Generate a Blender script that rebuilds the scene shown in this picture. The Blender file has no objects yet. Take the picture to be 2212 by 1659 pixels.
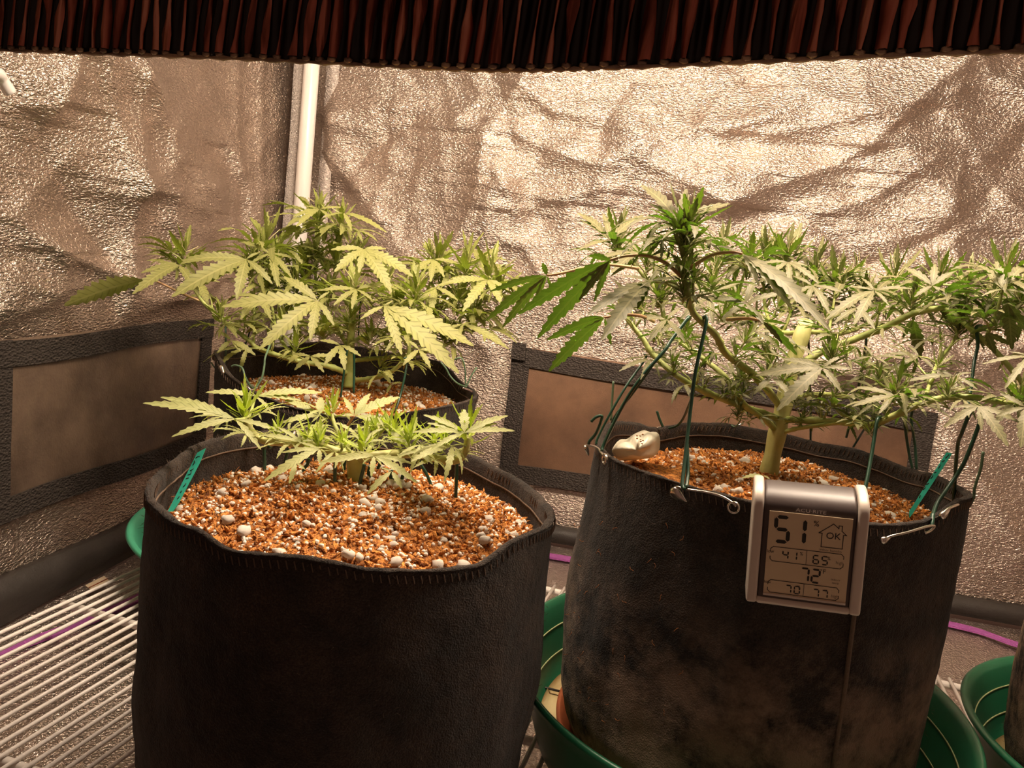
import bpy, bmesh, math, random
import numpy as np
from mathutils import Vector, Matrix, Quaternion, noise as mnoise

random.seed(7); rng = np.random.default_rng(7)
scn = bpy.context.scene
COL = scn.collection

# ------------------------------------------------------------------ camera, world, exposure
F_PX, W_PX, H_PX = 1700.0, 2212, 1659
CAMZ = 0.44
YAW, PITCH, ROLL = math.radians(9.5), math.radians(-9.2), math.radians(6.8)
_fw = Vector((-math.sin(YAW)*math.cos(PITCH), math.cos(YAW)*math.cos(PITCH), math.sin(PITCH)))
_r0 = Vector((math.cos(YAW), math.sin(YAW), 0)); _u0 = _r0.cross(_fw)
_R = _r0*math.cos(ROLL) + _u0*math.sin(ROLL); _U = -_r0*math.sin(ROLL) + _u0*math.cos(ROLL)
CAM = Vector((0, 0, CAMZ))
cd = bpy.data.cameras.new('camera'); cam = bpy.data.objects.new('camera', cd); COL.objects.link(cam)
cd.sensor_fit = 'HORIZONTAL'; cd.sensor_width = 36; cd.lens = F_PX/W_PX*36; cd.clip_start = .01
cam.matrix_world = Matrix(((_R.x, _U.x, -_fw.x, CAM.x), (_R.y, _U.y, -_fw.y, CAM.y), (_R.z, _U.z, -_fw.z, CAM.z), (0, 0, 0, 1)))
scn.camera = cam

wd = bpy.data.worlds.new('room_dark'); scn.world = wd; wd.use_nodes = True
wd.node_tree.nodes['Background'].inputs[0].default_value = (.30, .16, .11, 1)
wd.node_tree.nodes['Background'].inputs[1].default_value = .26
vs = scn.view_settings
vs.view_transform = 'Standard'; vs.look = 'None'; vs.gamma = 1; vs.use_curve_mapping = False
vs.exposure = 0.47
LAMP_STRENGTH = 110.0
LAMP_COLOR = (1.0, .80, .61)

# ------------------------------------------------------------------ helpers
def ray(px, py): return _fw + _R*((px - W_PX/2)/F_PX) - _U*((py - H_PX/2)/F_PX)
def at(px, py, Y): d = ray(px, py); return CAM + d*(Y/d.y)
def atX(px, py, X): d = ray(px, py); return CAM + d*(X/d.x)
def atZ(px, py, Z): d = ray(px, py); return CAM + d*((Z - CAMZ)/d.z)
def at_plane(px, py, P, n): d = ray(px, py); k = d.dot(n); return CAM + d*((P - CAM).dot(n)/k)
def at_cyl(px, py, cx, cy, r, far=False):
    d = ray(px, py); a = d.x*d.x + d.y*d.y; b = d.x*(CAM.x - cx) + d.y*(CAM.y - cy); c = (CAM.x - cx)**2 + (CAM.y - cy)**2 - r*r
    q = b*b - a*c
    s = math.sqrt(q) if q > 0 else 0
    return CAM + d*((-b + (s if far else -s))/a)

def new_obj(name, data, parent=None):
    o = bpy.data.objects.new(name, data); COL.objects.link(o)
    if parent: o.parent = parent
    return o
def tag(o, label=None, cat=None, group=None, kind=None):
    if label: o['label'] = label
    if cat: o['category'] = cat
    if group: o['group'] = group
    if kind: o['kind'] = kind
    return o
def empty(name, loc=(0, 0, 0), rz=0):
    o = new_obj(name, None); o.location = loc; o.rotation_euler = (0, 0, rz); o.empty_display_size = .02
    return o
def local(parent, P): return P     # parts are built in world space under roots at the origin

class MB:
    """collects verts/faces; build() makes ONE mesh object"""
    def __init__(s): s.v = []; s.f = []; s.mi = []; s.uv = []; s.cm = 0
    def add(s, vs_, fs, uvs=None):
        b = len(s.v); s.v += [tuple(x) for x in vs_]
        s.uv += list(uvs) if uvs is not None else [(0, 0)]*len(vs_)
        for f in fs: s.f.append(tuple(i + b for i in f)); s.mi.append(s.cm)
        return s
    def box(s, c, d, rot=None):
        c = Vector(c); pts = []
        for x in (-.5, .5):
            for y in (-.5, .5):
                for z in (-.5, .5):
                    p = Vector((x*d[0], y*d[1], z*d[2]))
                    if rot is not None: p = rot @ p
                    pts.append(c + p)
        return s.add(pts, [(0, 1, 3, 2), (4, 6, 7, 5), (0, 4, 5, 1), (2, 3, 7, 6), (0, 2, 6, 4), (1, 5, 7, 3)])
    def tube(s, pts, rad, n=8, caps=True):
        pts = [Vector(p) for p in pts]
        if not hasattr(rad, '__len__'): rad = [rad]*len(pts)
        t0 = (pts[1] - pts[0]).normalized(); a = t0.orthogonal().normalized(); vs_ = []
        for i, p in enumerate(pts):
            t = (pts[min(i+1, len(pts)-1)] - pts[max(i-1, 0)])
            t = t.normalized() if t.length > 1e-9 else t0
            a = (a - t*a.dot(t)); a = a.normalized() if a.length > 1e-6 else t.orthogonal().normalized()
            b = t.cross(a)
            for k in range(n):
                th = 2*math.pi*k/n; vs_.append(p + (a*math.cos(th) + b*math.sin(th))*rad[i])
        m = len(pts); fs = []
        for i in range(m-1):
            for k in range(n): fs.append((i*n+k, i*n+(k+1) % n, (i+1)*n+(k+1) % n, (i+1)*n+k))
        if caps: fs.append(tuple(range(n-1, -1, -1))); fs.append(tuple((m-1)*n+k for k in range(n)))
        uvs = [(k/n, i/(m-1)) for i in range(m) for k in range(n)]
        return s.add(vs_, fs, uvs)
    def lathe(s, prof, c=(0, 0, 0), n=64, close=False):
        vs_ = []; m = len(prof)
        for k in range(n):
            th = 2*math.pi*k/n
            for r, z in prof: vs_.append((c[0] + r*math.cos(th), c[1] + r*math.sin(th), c[2] + z))
        fs = []
        for k in range(n):
            for i in range(m if close else m-1):
                j = (i+1) % m
                fs.append((k*m+i, ((k+1) % n)*m+i, ((k+1) % n)*m+j, k*m+j))
        return s.add(vs_, fs)
    def mesh(s, name, mats, smooth=True):
        me = bpy.data.meshes.new(name); me.from_pydata(s.v, [], s.f); me.update()
        for m in (mats if isinstance(mats, (list, tuple)) else [mats]): me.materials.append(m)
        if s.cm or any(s.mi): me.polygons.foreach_set('material_index', s.mi)
        uvl = me.uv_layers.new(name='UVMap'); li = np.empty(len(me.loops), dtype=np.int32); me.loops.foreach_get('vertex_index', li)
        uvl.data.foreach_set('uv', np.array(s.uv, dtype=np.float32)[li].ravel())
        if smooth: me.polygons.foreach_set('use_smooth', [True]*len(me.polygons))
        return me
    def build(s, name, mats, parent=None, smooth=True): return new_obj(name, s.mesh(name, mats, smooth), parent)

def catmull(pts, n=6):
    P = [tuple(p) for p in pts]; dim = len(P[0]); out = []
    for i in range(len(P)-1):
        a = P[max(i-1, 0)]; b = P[i]; c = P[i+1]; d = P[min(i+2, len(P)-1)]
        for k in range(n):
            t = k/n
            out.append(tuple(.5*((2*b[j]) + (-a[j]+c[j])*t + (2*a[j]-5*b[j]+4*c[j]-d[j])*t*t + (-a[j]+3*b[j]-3*c[j]+d[j])*t**3) for j in range(dim)))
    out.append(P[-1]); return out

def vnoise(x, y, z=0.0, seed=0):
    x = np.asarray(x, float); y = np.asarray(y, float); z = np.broadcast_to(np.asarray(z, float), x.shape)
    xi, yi, zi = np.floor(x).astype(np.int64), np.floor(y).astype(np.int64), np.floor(z).astype(np.int64)
    xf, yf, zf = x-xi, y-yi, z-zi
    u, v, w = (t*t*(3-2*t) for t in (xf, yf, zf))
    def h(a, b, c):
        n = (a*374761393 + b*668265263 + c*2147483647 + seed*974711) & 0x7fffffff
        n = ((n ^ (n >> 13))*1274126177) & 0x7fffffff
        n = ((n ^ (n >> 16))*668265263) & 0x7fffffff
        return (n & 0xffff)/32767.5 - 1
    r = 0
    for dx in (0, 1):
        for dy in (0, 1):
            for dz in (0, 1):
                r = r + h(xi+dx, yi+dy, zi+dz)*(u if dx else 1-u)*(v if dy else 1-v)*(w if dz else 1-w)
    return r

# ------------------------------------------------------------------ materials
def _n(nt, typ, **kw):
    nd = nt.nodes.new(typ)
    for k, v in kw.items():
        if k in nd.inputs: nd.inputs[k].default_value = v
        else: setattr(nd, k, v)
    return nd
def ramp(nt, fac, stops):
    r = nt.nodes.new('ShaderNodeValToRGB'); e = r.color_ramp.elements
    while len(e) < len(stops): e.new(.5)
    for q, (p, c) in zip(e, stops): q.position = p; q.color = (*c, 1)
    nt.links.new(fac, r.inputs[0]); return r.outputs[0]
def mat(name, base, rough=.6, metal=0.0, var=None, bump=None, scale=(1, 1, 1), spec=None, sheen=0, sss=0, emit=None, coat=0):
    """var=(noise scale, dark colour, light colour[, lo, hi]); bump=[(type, scale, strength, distance)...]"""
    m = bpy.data.materials.new(name); m.use_nodes = True; nt = m.node_tree; L = nt.links
    p = nt.nodes['Principled BSDF']
    p.inputs['Base Color'].default_value = (*base, 1); p.inputs['Roughness'].default_value = rough; p.inputs['Metallic'].default_value = metal
    if spec is not None: p.inputs['Specular IOR Level'].default_value = spec
    if sheen: p.inputs['Sheen Weight'].default_value = sheen; p.inputs['Sheen Roughness'].default_value = .5
    if coat: p.inputs['Coat Weight'].default_value = coat; p.inputs['Coat Roughness'].default_value = .15
    if sss: p.inputs['Subsurface Weight'].default_value = sss; p.inputs['Subsurface Radius'].default_value = (.01, .008, .004); p.inputs['Subsurface Scale'].default_value = .5
    tc = _n(nt, 'ShaderNodeTexCoord'); mp = _n(nt, 'ShaderNodeMapping', Scale=scale); L.new(tc.outputs['Object'], mp.inputs[0])
    if var:
        nz = _n(nt, 'ShaderNodeTexNoise', Scale=var[0], Detail=6.0, Roughness=.65); L.new(mp.outputs[0], nz.inputs['Vector'])
        lo, hi = (var[3], var[4]) if len(var) > 3 else (.35, .65)
        L.new(ramp(nt, nz.outputs[0], [(lo, var[1]), (hi, var[2])]), p.inputs['Base Color'])
    prev = None
    for typ, sc, st, dist in (bump or []):
        if typ == 'vor': t = _n(nt, 'ShaderNodeTexVoronoi', Scale=sc)
        elif typ == 'wave': t = _n(nt, 'ShaderNodeTexWave', Scale=sc, Distortion=2.0)
        else: t = _n(nt, 'ShaderNodeTexNoise', Scale=sc, Detail=3.0)
        L.new(mp.outputs[0], t.inputs['Vector'])
        b = _n(nt, 'ShaderNodeBump', Strength=st, Distance=dist); L.new(t.outputs[0], b.inputs['Height'])
        if prev: L.new(prev, b.inputs['Normal'])
        prev = b.outputs[0]
    if prev: L.new(prev, p.inputs['Normal'])
    if emit: p.inputs['Emission Color'].default_value = (*emit[0], 1); p.inputs['Emission Strength'].default_value = emit[1]
    return m

def foil_mat(name, base, rough, metal, scale):
    """embossed reflective tent lining: wavy pebble grain, stretched along the cloth"""
    m = bpy.data.materials.new(name); m.use_nodes = True; nt = m.node_tree; L = nt.links; p = nt.nodes['Principled BSDF']
    p.inputs['Metallic'].default_value = metal
    tc = _n(nt, 'ShaderNodeTexCoord'); mp = _n(nt, 'ShaderNodeMapping', Scale=scale); L.new(tc.outputs['Object'], mp.inputs[0])
    nz = _n(nt, 'ShaderNodeTexNoise', Scale=1.0, Detail=2.0, Roughness=.5, Distortion=.6); L.new(mp.outputs[0], nz.inputs['Vector'])
    b = _n(nt, 'ShaderNodeBump', Strength=1.0, Distance=.0034); L.new(nz.outputs[0], b.inputs['Height'])
    L.new(b.outputs[0], p.inputs['Normal'])
    n2 = _n(nt, 'ShaderNodeTexNoise', Scale=9.0, Detail=4.0); L.new(tc.outputs['Object'], n2.inputs['Vector'])
    L.new(ramp(nt, n2.outputs[0], [(.3, tuple(c*.86 for c in base)), (.7, base)]), p.inputs['Base Color'])
    p.inputs['Roughness'].default_value = rough
    return m

def leaf_mat(name, top, vein, trans, tmix=.35, rough=.5):
    m = bpy.data.materials.new(name); m.use_nodes = True; nt = m.node_tree; L = nt.links; p = nt.nodes['Principled BSDF']; out = nt.nodes['Material Output']
    uv = _n(nt, 'ShaderNodeUVMap'); sx = _n(nt, 'ShaderNodeSeparateXYZ'); L.new(uv.outputs[0], sx.inputs[0])
    def M(op, a, b=None, c=None):
        q = nt.nodes.new('ShaderNodeMath'); q.operation = op
        for i, v in enumerate((a, b, c)):
            if v is None: continue
            if isinstance(v, (int, float)): q.inputs[i].default_value = v
            else: L.new(v, q.inputs[i])
        return q.outputs[0]
    u = M('ABSOLUTE', M('SUBTRACT', sx.outputs[0], .5)); u = M('MULTIPLY', u, 2.0)
    lat = M('SINE', M('MULTIPLY', M('SUBTRACT', sx.outputs[1], M('MULTIPLY', u, .11)), 75.0))
    lat = M('GREATER_THAN', lat, .80)
    mid = M('LESS_THAN', u, .10)
    v = M('MAXIMUM', M('MULTIPLY', lat, .0), mid)
    oi = _n(nt, 'ShaderNodeObjectInfo'); tc = _n(nt, 'ShaderNodeTexCoord')
    nz = _n(nt, 'ShaderNodeTexNoise', Scale=60.0, Detail=3.0); L.new(tc.outputs['Object'], nz.inputs['Vector'])
    k = M('ADD', M('MULTIPLY', oi.outputs['Random'], .5), M('MULTIPLY', nz.outputs[0], .6))
    basec = ramp(nt, k, [(.15, tuple(c*.78 for c in top)), (.75, tuple(min(1, c*1.18) for c in top))])
    mx = _n(nt, 'ShaderNodeMix', data_type='RGBA'); L.new(v, mx.inputs[0]); L.new(basec, mx.inputs[6]); mx.inputs[7].default_value = (*vein, 1)
    m2 = _n(nt, 'ShaderNodeMix', data_type='RGBA'); L.new(M('MULTIPLY', M('MULTIPLY', lat, .75), M('SUBTRACT', 1.0, mid)), m2.inputs[0]); L.new(mx.outputs[2], m2.inputs[6]); m2.inputs[7].default_value = (*[c*.55 for c in top], 1)
    L.new(m2.outputs[2], p.inputs['Base Color']); p.inputs['Roughness'].default_value = rough; p.inputs['Specular IOR Level'].default_value = .35
    bp = _n(nt, 'ShaderNodeBump', Strength=.9, Distance=.0010); L.new(M('SUBTRACT', 1.0, M('MAXIMUM', lat, mid)), bp.inputs['Height']); L.new(bp.outputs[0], p.inputs['Normal'])
    tr = _n(nt, 'ShaderNodeBsdfTranslucent', Color=(*trans, 1)); ms = _n(nt, 'ShaderNodeMixShader'); ms.inputs[0].default_value = tmix
    L.new(p.outputs[0], ms.inputs[1]); L.new(tr.outputs[0], ms.inputs[2]); L.new(ms.outputs[0], out.inputs[0])
    return m

M = {}
M['wall'] = foil_mat('silver_lining', (.58, .48, .41), .37, .94, (210, 210, 440))
M['floor'] = foil_mat('silver_floor', (.60, .51, .45), .33, .93, (330, 330, 330))
M['panel'] = mat('vent_screen', (.17, .11, .075), .42, .15, var=(14, (.095, .064, .046), (.19, .13, .09)), bump=[('noise', 45, .35, .004), ('noise', 420, .5, .001)])
M['panel_back'] = mat('vent_screen_brown', (.22, .12, .07), .6, 0, var=(10, (.085, .042, .022), (.17, .088, .047)), bump=[('noise', 700, .4, .001)])
M['web'] = mat('black_webbing', (.032, .023, .018), .8, bump=[('vor', 300, .9, .002)], scale=(1, 1, 1.4))
M['band'] = mat('black_band', (.03, .024, .02), .6, bump=[('noise', 60, .3, .004), ('noise', 600, .3, .001)])
M['purple'] = mat('purple_tape', (.36, .09, .34), .6, bump=[('vor', 700, .5, .0008)])
M['pole'] = mat('white_pole', (.82, .78, .74), .3, .0)
M['seam'] = foil_mat('silver_seam', (.62, .54, .49), .5, .55, (260, 260, 420))
M['rack'] = mat('white_coated_wire', (.92, .86, .80), .35, bump=[('noise', 200, .15, .0005)])
M['steel'] = mat('pin_steel', (.80, .74, .68), .22, 1.0)
M['green_tray'] = mat('green_plastic', (.018, .16, .075), .38, var=(6, (.014, .13, .06), (.022, .18, .085)), bump=[('noise', 90, .12, .001)])
M['teal_tray'] = mat('teal_plastic', (.06, .34, .20), .4, bump=[('noise', 90, .1, .001)])
M['tray_floor'] = mat('stained_tray_floor', (.40, .38, .16), .45, var=(16, (.42, .26, .09), (.60, .50, .26), .3, .6), bump=[('noise', 40, .2, .002)])
M['line'] = mat('pale_ridge', (.50, .55, .28), .5)
M['terra'] = mat('terracotta_plastic', (.32, .085, .03), .5)
M['wire'] = mat('green_coated_wire', (.012, .055, .03), .38, coat=.2)
M['wire_light'] = mat('light_green_wire', (.10, .17, .10), .35)
M['tagmat'] = mat('teal_plastic_tag', (.05, .50, .38), .4)
M['tagmat'] = leaf_mat('teal_tag', (.05, .50, .38), (.05, .50, .38), (.08, .62, .46), .45)
M['ink'] = mat('black_ink', (.008, .01, .01), .7)
M['white_lump'] = mat('white_waxy', (.80, .74, .58), .35, bump=[('noise', 60, .25, .003)])
M['perlite'] = mat('perlite', (.86, .78, .68), .85, bump=[('noise', 500, .6, .001)])
M['soil'] = mat('coir', (.38, .13, .03), .95, var=(240, (.13, .030, .007), (.80, .32, .065), .34, .62), bump=[('noise', 500, 1.0, .003), ('noise', 160, .6, .004)])
M['fiber'] = mat('coir_fibre', (.42, .15, .04), .9)
M['grey'] = mat('therm_silver', (.70, .61, .53), .45, .12)
M['dark_plastic'] = mat('therm_dark', (.075, .055, .05), .42)
M['lcd'] = mat('lcd_glass', (.78, .63, .42), .35, coat=.1)
M['lcd_ink'] = mat('lcd_ink', (.022, .02, .014), .5)
M['lcd_pale'] = mat('lcd_pale_ink', (.22, .16, .10), .5)
M['logo'] = mat('logo_silver', (.85, .80, .75), .45)
M['paper'] = mat('cream_paper', (.72, .58, .40), .8)
M['stem'] = mat('green_stem', (.34, .40, .11), .5, var=(70, (.26, .32, .07), (.46, .48, .16)), bump=[('wave', 60, .2, .001)])
M['stem_pale'] = mat('pale_stem', (.50, .50, .17), .5, var=(40, (.44, .42, .13), (.60, .58, .24)), bump=[('wave', 60, .2, .001)])
M['petiole_red'] = mat('reddish_petiole', (.46, .26, .13), .5, var=(60, (.46, .22, .12), (.44, .34, .14)))
M['pistil'] = mat('cream_pistil', (.55, .48, .25), .6)
M['leafR'] = leaf_mat('leaf_dusty_green', (.185, .168, .080), (.30, .275, .13), (.10, .24, .010), .27)
M['leafB'] = leaf_mat('leaf_yellow_green', (.305, .305, .098), (.38, .36, .13), (.29, .40, .035), .30)
M['leafL'] = leaf_mat('leaf_fresh_green', (.43, .45, .18), (.48, .49, .20), (.40, .52, .06), .30)
M['shootR'] = leaf_mat('shoot_dusty_green', (.195, .19, .078), (.32, .30, .13), (.125, .25, .010), .27)
M['shootB'] = leaf_mat('shoot_yellow_green', (.32, .34, .09), (.40, .39, .13), (.29, .43, .03), .32)
M['shootL'] = leaf_mat('shoot_fresh_green', (.42, .50, .09), (.46, .52, .12), (.44, .62, .03), .36)
M['hood_in'] = mat('hood_white_inside', (.88, .86, .82), .35, .5)
M['bulb'] = mat('bulb_glow', (1, 1, 1), .5, emit=(LAMP_COLOR, LAMP_STRENGTH))
M['ceramic'] = mat('ceramic_socket', (.8, .78, .74), .5)

def felt_mat(name, stain=None):
    m = mat(name, (.03, .021, .015), .95, sheen=.06, bump=[('noise', 900, .9, .0016), ('noise', 130, .6, .003)])
    nt = m.node_tree; L = nt.links; p = nt.nodes['Principled BSDF']
    tc = _n(nt, 'ShaderNodeTexCoord'); n1 = _n(nt, 'ShaderNodeTexNoise', Scale=34.0, Detail=8.0, Roughness=.7); L.new(tc.outputs['Object'], n1.inputs['Vector'])
    c1 = ramp(nt, n1.outputs[0], [(.38, (.013, .009, .0065)), (.68, (.052, .034, .023))])
    n3 = _n(nt, 'ShaderNodeTexNoise', Scale=900.0, Detail=2.0); L.new(tc.outputs['Object'], n3.inputs['Vector'])
    c3 = ramp(nt, n3.outputs[0], [(.35, (.55, .55, .55)), (.7, (1.5, 1.45, 1.4))])
    mm = _n(nt, 'ShaderNodeMix', data_type='RGBA', blend_type='MULTIPLY'); mm.inputs[0].default_value = 1; L.new(c1, mm.inputs[6]); L.new(c3, mm.inputs[7])
    res = mm.outputs[2]
    if stain:      # mineral bloom that has wicked up from the tray: stain=(z low, z high)
        sx = _n(nt, 'ShaderNodeSeparateXYZ'); L.new(tc.outputs['Object'], sx.inputs[0])
        mr = _n(nt, 'ShaderNodeMapRange'); mr.inputs[1].default_value = stain[0]; mr.inputs[2].default_value = stain[1]; mr.inputs[3].default_value = 1; mr.inputs[4].default_value = 0; L.new(sx.outputs[2], mr.inputs[0])
        n2 = _n(nt, 'ShaderNodeTexNoise', Scale=17.0, Detail=8.0, Roughness=.72); L.new(tc.outputs['Object'], n2.inputs['Vector'])
        r2 = ramp(nt, n2.outputs[0], [(.41, (0, 0, 0)), (.58, (1, 1, 1))])
        mu = nt.nodes.new('ShaderNodeMath'); mu.operation = 'MULTIPLY'; L.new(mr.outputs[0], mu.inputs[0]); L.new(r2, mu.inputs[1])
        mx = _n(nt, 'ShaderNodeMix', data_type='RGBA'); L.new(mu.outputs[0], mx.inputs[0]); L.new(res, mx.inputs[6]); mx.inputs[7].default_value = (.52, .36, .25, 1); res = mx.outputs[2]
    L.new(res, p.inputs['Base Color'])
    return m
M['felt'] = felt_mat('black_felt'); M['felt_stained'] = felt_mat('black_felt_stained', (.06, .23))
M['felt_pale'] = felt_mat('grey_felt', (.30, .60))

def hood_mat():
    m = bpy.data.materials.new('hammered_hood_reflections'); m.use_nodes = True; nt = m.node_tree; L = nt.links; p = nt.nodes['Principled BSDF']
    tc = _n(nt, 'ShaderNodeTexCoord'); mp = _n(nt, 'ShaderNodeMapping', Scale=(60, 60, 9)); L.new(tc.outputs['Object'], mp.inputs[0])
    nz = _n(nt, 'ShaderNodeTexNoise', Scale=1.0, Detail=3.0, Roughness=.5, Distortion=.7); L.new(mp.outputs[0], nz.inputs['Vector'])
    L.new(ramp(nt, nz.outputs[0], [(.36, (.20, .06, .04)), (.50, (.50, .16, .11)), (.64, (.70, .32, .22))]), p.inputs['Base Color'])  # red-brown streaks: reflections of the dim reddish room, painted into the rib colour
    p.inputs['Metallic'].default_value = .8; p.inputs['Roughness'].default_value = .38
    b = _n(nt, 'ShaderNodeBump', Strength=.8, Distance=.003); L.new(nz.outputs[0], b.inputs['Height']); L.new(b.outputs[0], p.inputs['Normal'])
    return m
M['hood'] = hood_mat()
M['hood_black'] = mat('hood_black', (.012, .009, .009), .4, .3)  # black between the ribs: the dark room's reflection put into the colour
M['hood_edge'] = mat('hood_edge', (.34, .24, .17), .4, .6, var=(40, (.16, .10, .08), (.5, .36, .24)))  # tan hem: lamp light catching the rib ends, painted into the colour
_bm = bmesh.new(); bmesh.ops.create_icosphere(_bm, subdivisions=1, radius=1); ROCK_LO0 = [v.co.copy() for v in _bm.verts]; ROCK_LO1 = [tuple(x.index for x in f.verts) for f in _bm.faces]; _bm.free()


def seat(root, base):
    """put a thing's Empty at its base without moving its parts"""
    base = Vector(base); root.location = base
    for c in root.children: c.matrix_parent_inverse = Matrix.Translation(-base)
    return root

# ------------------------------------------------------------------ the tent (structure)
Z = CAMZ
BACK_Y, LEFT_X = 1.21, -.63
def crease_field(U, V, creases):
    h = np.zeros_like(U)
    for pts, amp, wu, wdn in creases:
        best = np.zeros_like(U)
        for (a, b) in zip(pts[:-1], pts[1:]):
            dx, dy = b[0]-a[0], b[1]-a[1]; L2 = dx*dx + dy*dy + 1e-12
            t = np.clip(((U-a[0])*dx + (V-a[1])*dy)/L2, 0, 1)
            ex, ey = U-(a[0]+t*dx), V-(a[1]+t*dy); d = np.hypot(ex, ey)
            up = ey > 0 if abs(dx) > abs(dy)*.35 else ex > 0
            best = np.maximum(best, np.exp(-(d/np.where(up, wu, wdn))**1.15))
        h += amp*best
    return h
def random_creases(n, u0, u1, v0, v1, seed, amp=(.002, .007)):
    r = random.Random(seed); out = []
    for _ in range(n):
        u, v = r.uniform(u0, u1), r.uniform(v0, v1); a = r.uniform(-.9, .9) + (math.pi if r.random() < .5 else 0); L = r.uniform(.06, .28)
        p = [(u, v)]
        for k in range(r.randint(1, 3)):
            a += r.uniform(-.7, .7); p.append((p[-1][0] + L*.5*math.cos(a), p[-1][1] + L*.5*math.sin(a)))
        out.append((p, r.uniform(*amp)*(1 if r.random() < .8 else -1), r.uniform(.02, .06), r.uniform(.008, .03)))
    return out
def smooth_rect(U, V, u0, u1, v0, v1, w=.03):
    f = lambda x: np.clip(x, 0, 1)
    return f((U-u0)/w+1)*f((u1-U)/w+1)*f((V-v0)/w+1)*f((v1-V)/w+1)
def grid_mesh(X, Y, Zz):
    nu, nv = X.shape; v = np.stack([X, Y, Zz], -1).reshape(-1, 3)
    i = np.arange(nu*nv).reshape(nu, nv); f = np.stack([i[:-1, :-1], i[1:, :-1], i[1:, 1:], i[:-1, 1:]], -1).reshape(-1, 4)
    return v, f
def grid_obj(name, X, Y, Zz, m, parent=None):
    v, f = grid_mesh(X, Y, Zz); me = bpy.data.meshes.new(name); me.from_pydata(v.tolist(), [], f.tolist()); me.materials.append(m)
    me.polygons.foreach_set('use_smooth', [True]*len(me.polygons)); me.update(); return new_obj(name, me, parent)

def bk(*px): return [(lambda p: (p.x, p.z))(at(x, y, BACK_Y)) for x, y in px]
def lf(*px): return [(lambda p: (p.y, p.z))(atX(x, y, LEFT_X)) for x, y in px]
back_creases = [
    (bk((1130, 300), (1210, 335), (1290, 362), (1360, 342), (1430, 372), (1490, 402), (1565, 445)), .020, .075, .018),
    (bk((1565, 445), (1700, 395), (1790, 365), (1870, 318), (1960, 235), (2100, 118)), .022, .075, .020),
    (bk((1090, 385), (1118, 462), (1200, 432), (1292, 415)), .012, .05, .012),
    (bk((1290, 415), (1312, 365)), .008, .03, .02),
    (bk((690, 262), (765, 282), (870, 276)), .010, .04, .018),
    (bk((740, 330), (800, 440), (905, 568)), .012, .030, .05),
    (bk((800, 520), (850, 552), (930, 590)), .008, .04, .012),
    (bk((1870, 322), (1960, 352), (2050, 440)), .012, .05, .02),
    (bk((1780, 610), (1900, 560), (2050, 498)), -.012, .012, .045),
    (bk((2055, 470), (2062, 700)), .010, .02, .05),
    (bk((1010, 150), (1045, 212), (995, 262)), .008, .03, .015),
    (bk((1480, 250), (1500, 290), (1600, 316), (1790, 322)), -.010, .02, .05),
    (bk((1850, 150), (1870, 318)), .006, .03, .02),
    (bk((1190, 230), (1340, 250), (1400, 300)), .006, .05, .02),
    (bk((1380, 290), (1480, 220), (1560, 170)), .007, .05, .02),
    (bk((960, 330), (1010, 318), (1130, 300)), .007, .05, .015),
    (bk((690, 420), (820, 380), (1000, 400)), -.006, .04, .04),
    (bk((1600, 480), (1720, 430), (1830, 420)), -.006, .02, .03),
    (bk((1700, 560), (1800, 500), (1990, 470)), .006, .03, .015),
    (bk((1050, 620), (1250, 560), (1420, 600)), .006, .03, .02),
    (bk((1250, 700), (1400, 720), (1600, 690)), .006, .03, .02),
    (bk((1850, 790), (1960, 740), (2100, 820)), .008, .03, .015)]
back_creases += random_creases(80, -.55, .7, .28, .75, 3, (.004, .013))
back_creases += random_creases(24, -.5, .7, .02, .9, 5, (.0012, .0035))
back_creases += [(c[0], c[1], c[2]*.5, c[3]*.5) for c in random_creases(70, -.55, .7, .26, .74, 8, (.0015, .0045))]
left_creases = [
    (lf((-60, 90), (0, 190), (60, 270), (150, 420), (222, 545)), -.016, .035, .05),
    (lf((180, 130), (215, 250), (262, 410)), .014, .05, .022),
    (lf((258, 120), (262, 300), (266, 700)), .010, .02, .02),
    (lf((262, 395), (300, 405), (425, 455)), .012, .04, .016),
    (lf((40, 430), (90, 400), (150, 330)), .008, .04, .02),
    (lf((262, 150), (300, 210), (310, 200)), .008, .02, .02),
    (lf((340, 280), (400, 240)), .006, .03, .015),
    (lf((0, 600), (120, 640), (240, 600)), .006, .03, .03),
    (lf((230, 540), (245, 620), (250, 700)), -.008, .02, .02)]
left_creases += [(c[0], c[1], c[2]*.5, c[3]*.5) for c in random_creases(50, .45, 1.15, .2, .76, 19, (.0012, .004))]
left_creases += random_creases(50, .4, 1.1, .2, .8, 11, (.004, .012))

nu, nv = 300, 270
U, V = np.meshgrid(np.linspace(-.605, .80, nu), np.concatenate([np.linspace(0, .80, nv-16), np.linspace(.82, 1.5, 16)]), indexing='ij')
WIN_B = (-.207, .415, .085, .300)
hb = crease_field(U, V, back_creases) + .004*vnoise(U*7, V*7, seed=2) + .0012*vnoise(U*30, V*30, seed=4)
hb *= 1 - .97*smooth_rect(U, V, *WIN_B)
hb *= np.clip((V-.01)/.06, .1, 1)*np.clip((U+.58)/.05, 0, 1)
tag(grid_obj('wall_back', U, BACK_Y - hb, V, M['wall']), 'crumpled silver reflective tent lining behind the plants', kind='structure')
Ul, Vl = np.meshgrid(np.concatenate([np.linspace(-.1, .38, 16), np.linspace(.39, 1.212, 190)]), V[0], indexing='ij')
WIN_L = (.655, 1.045, .105, .300)
hl = crease_field(Ul, Vl, left_creases) + .004*vnoise(Ul*6, Vl*6, seed=8) + .001*vnoise(Ul*30, Vl*30, seed=9)
hl *= 1 - .97*smooth_rect(Ul, Vl, *WIN_L)
hl *= np.clip((Vl-.01)/.06, .1, 1)
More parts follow.
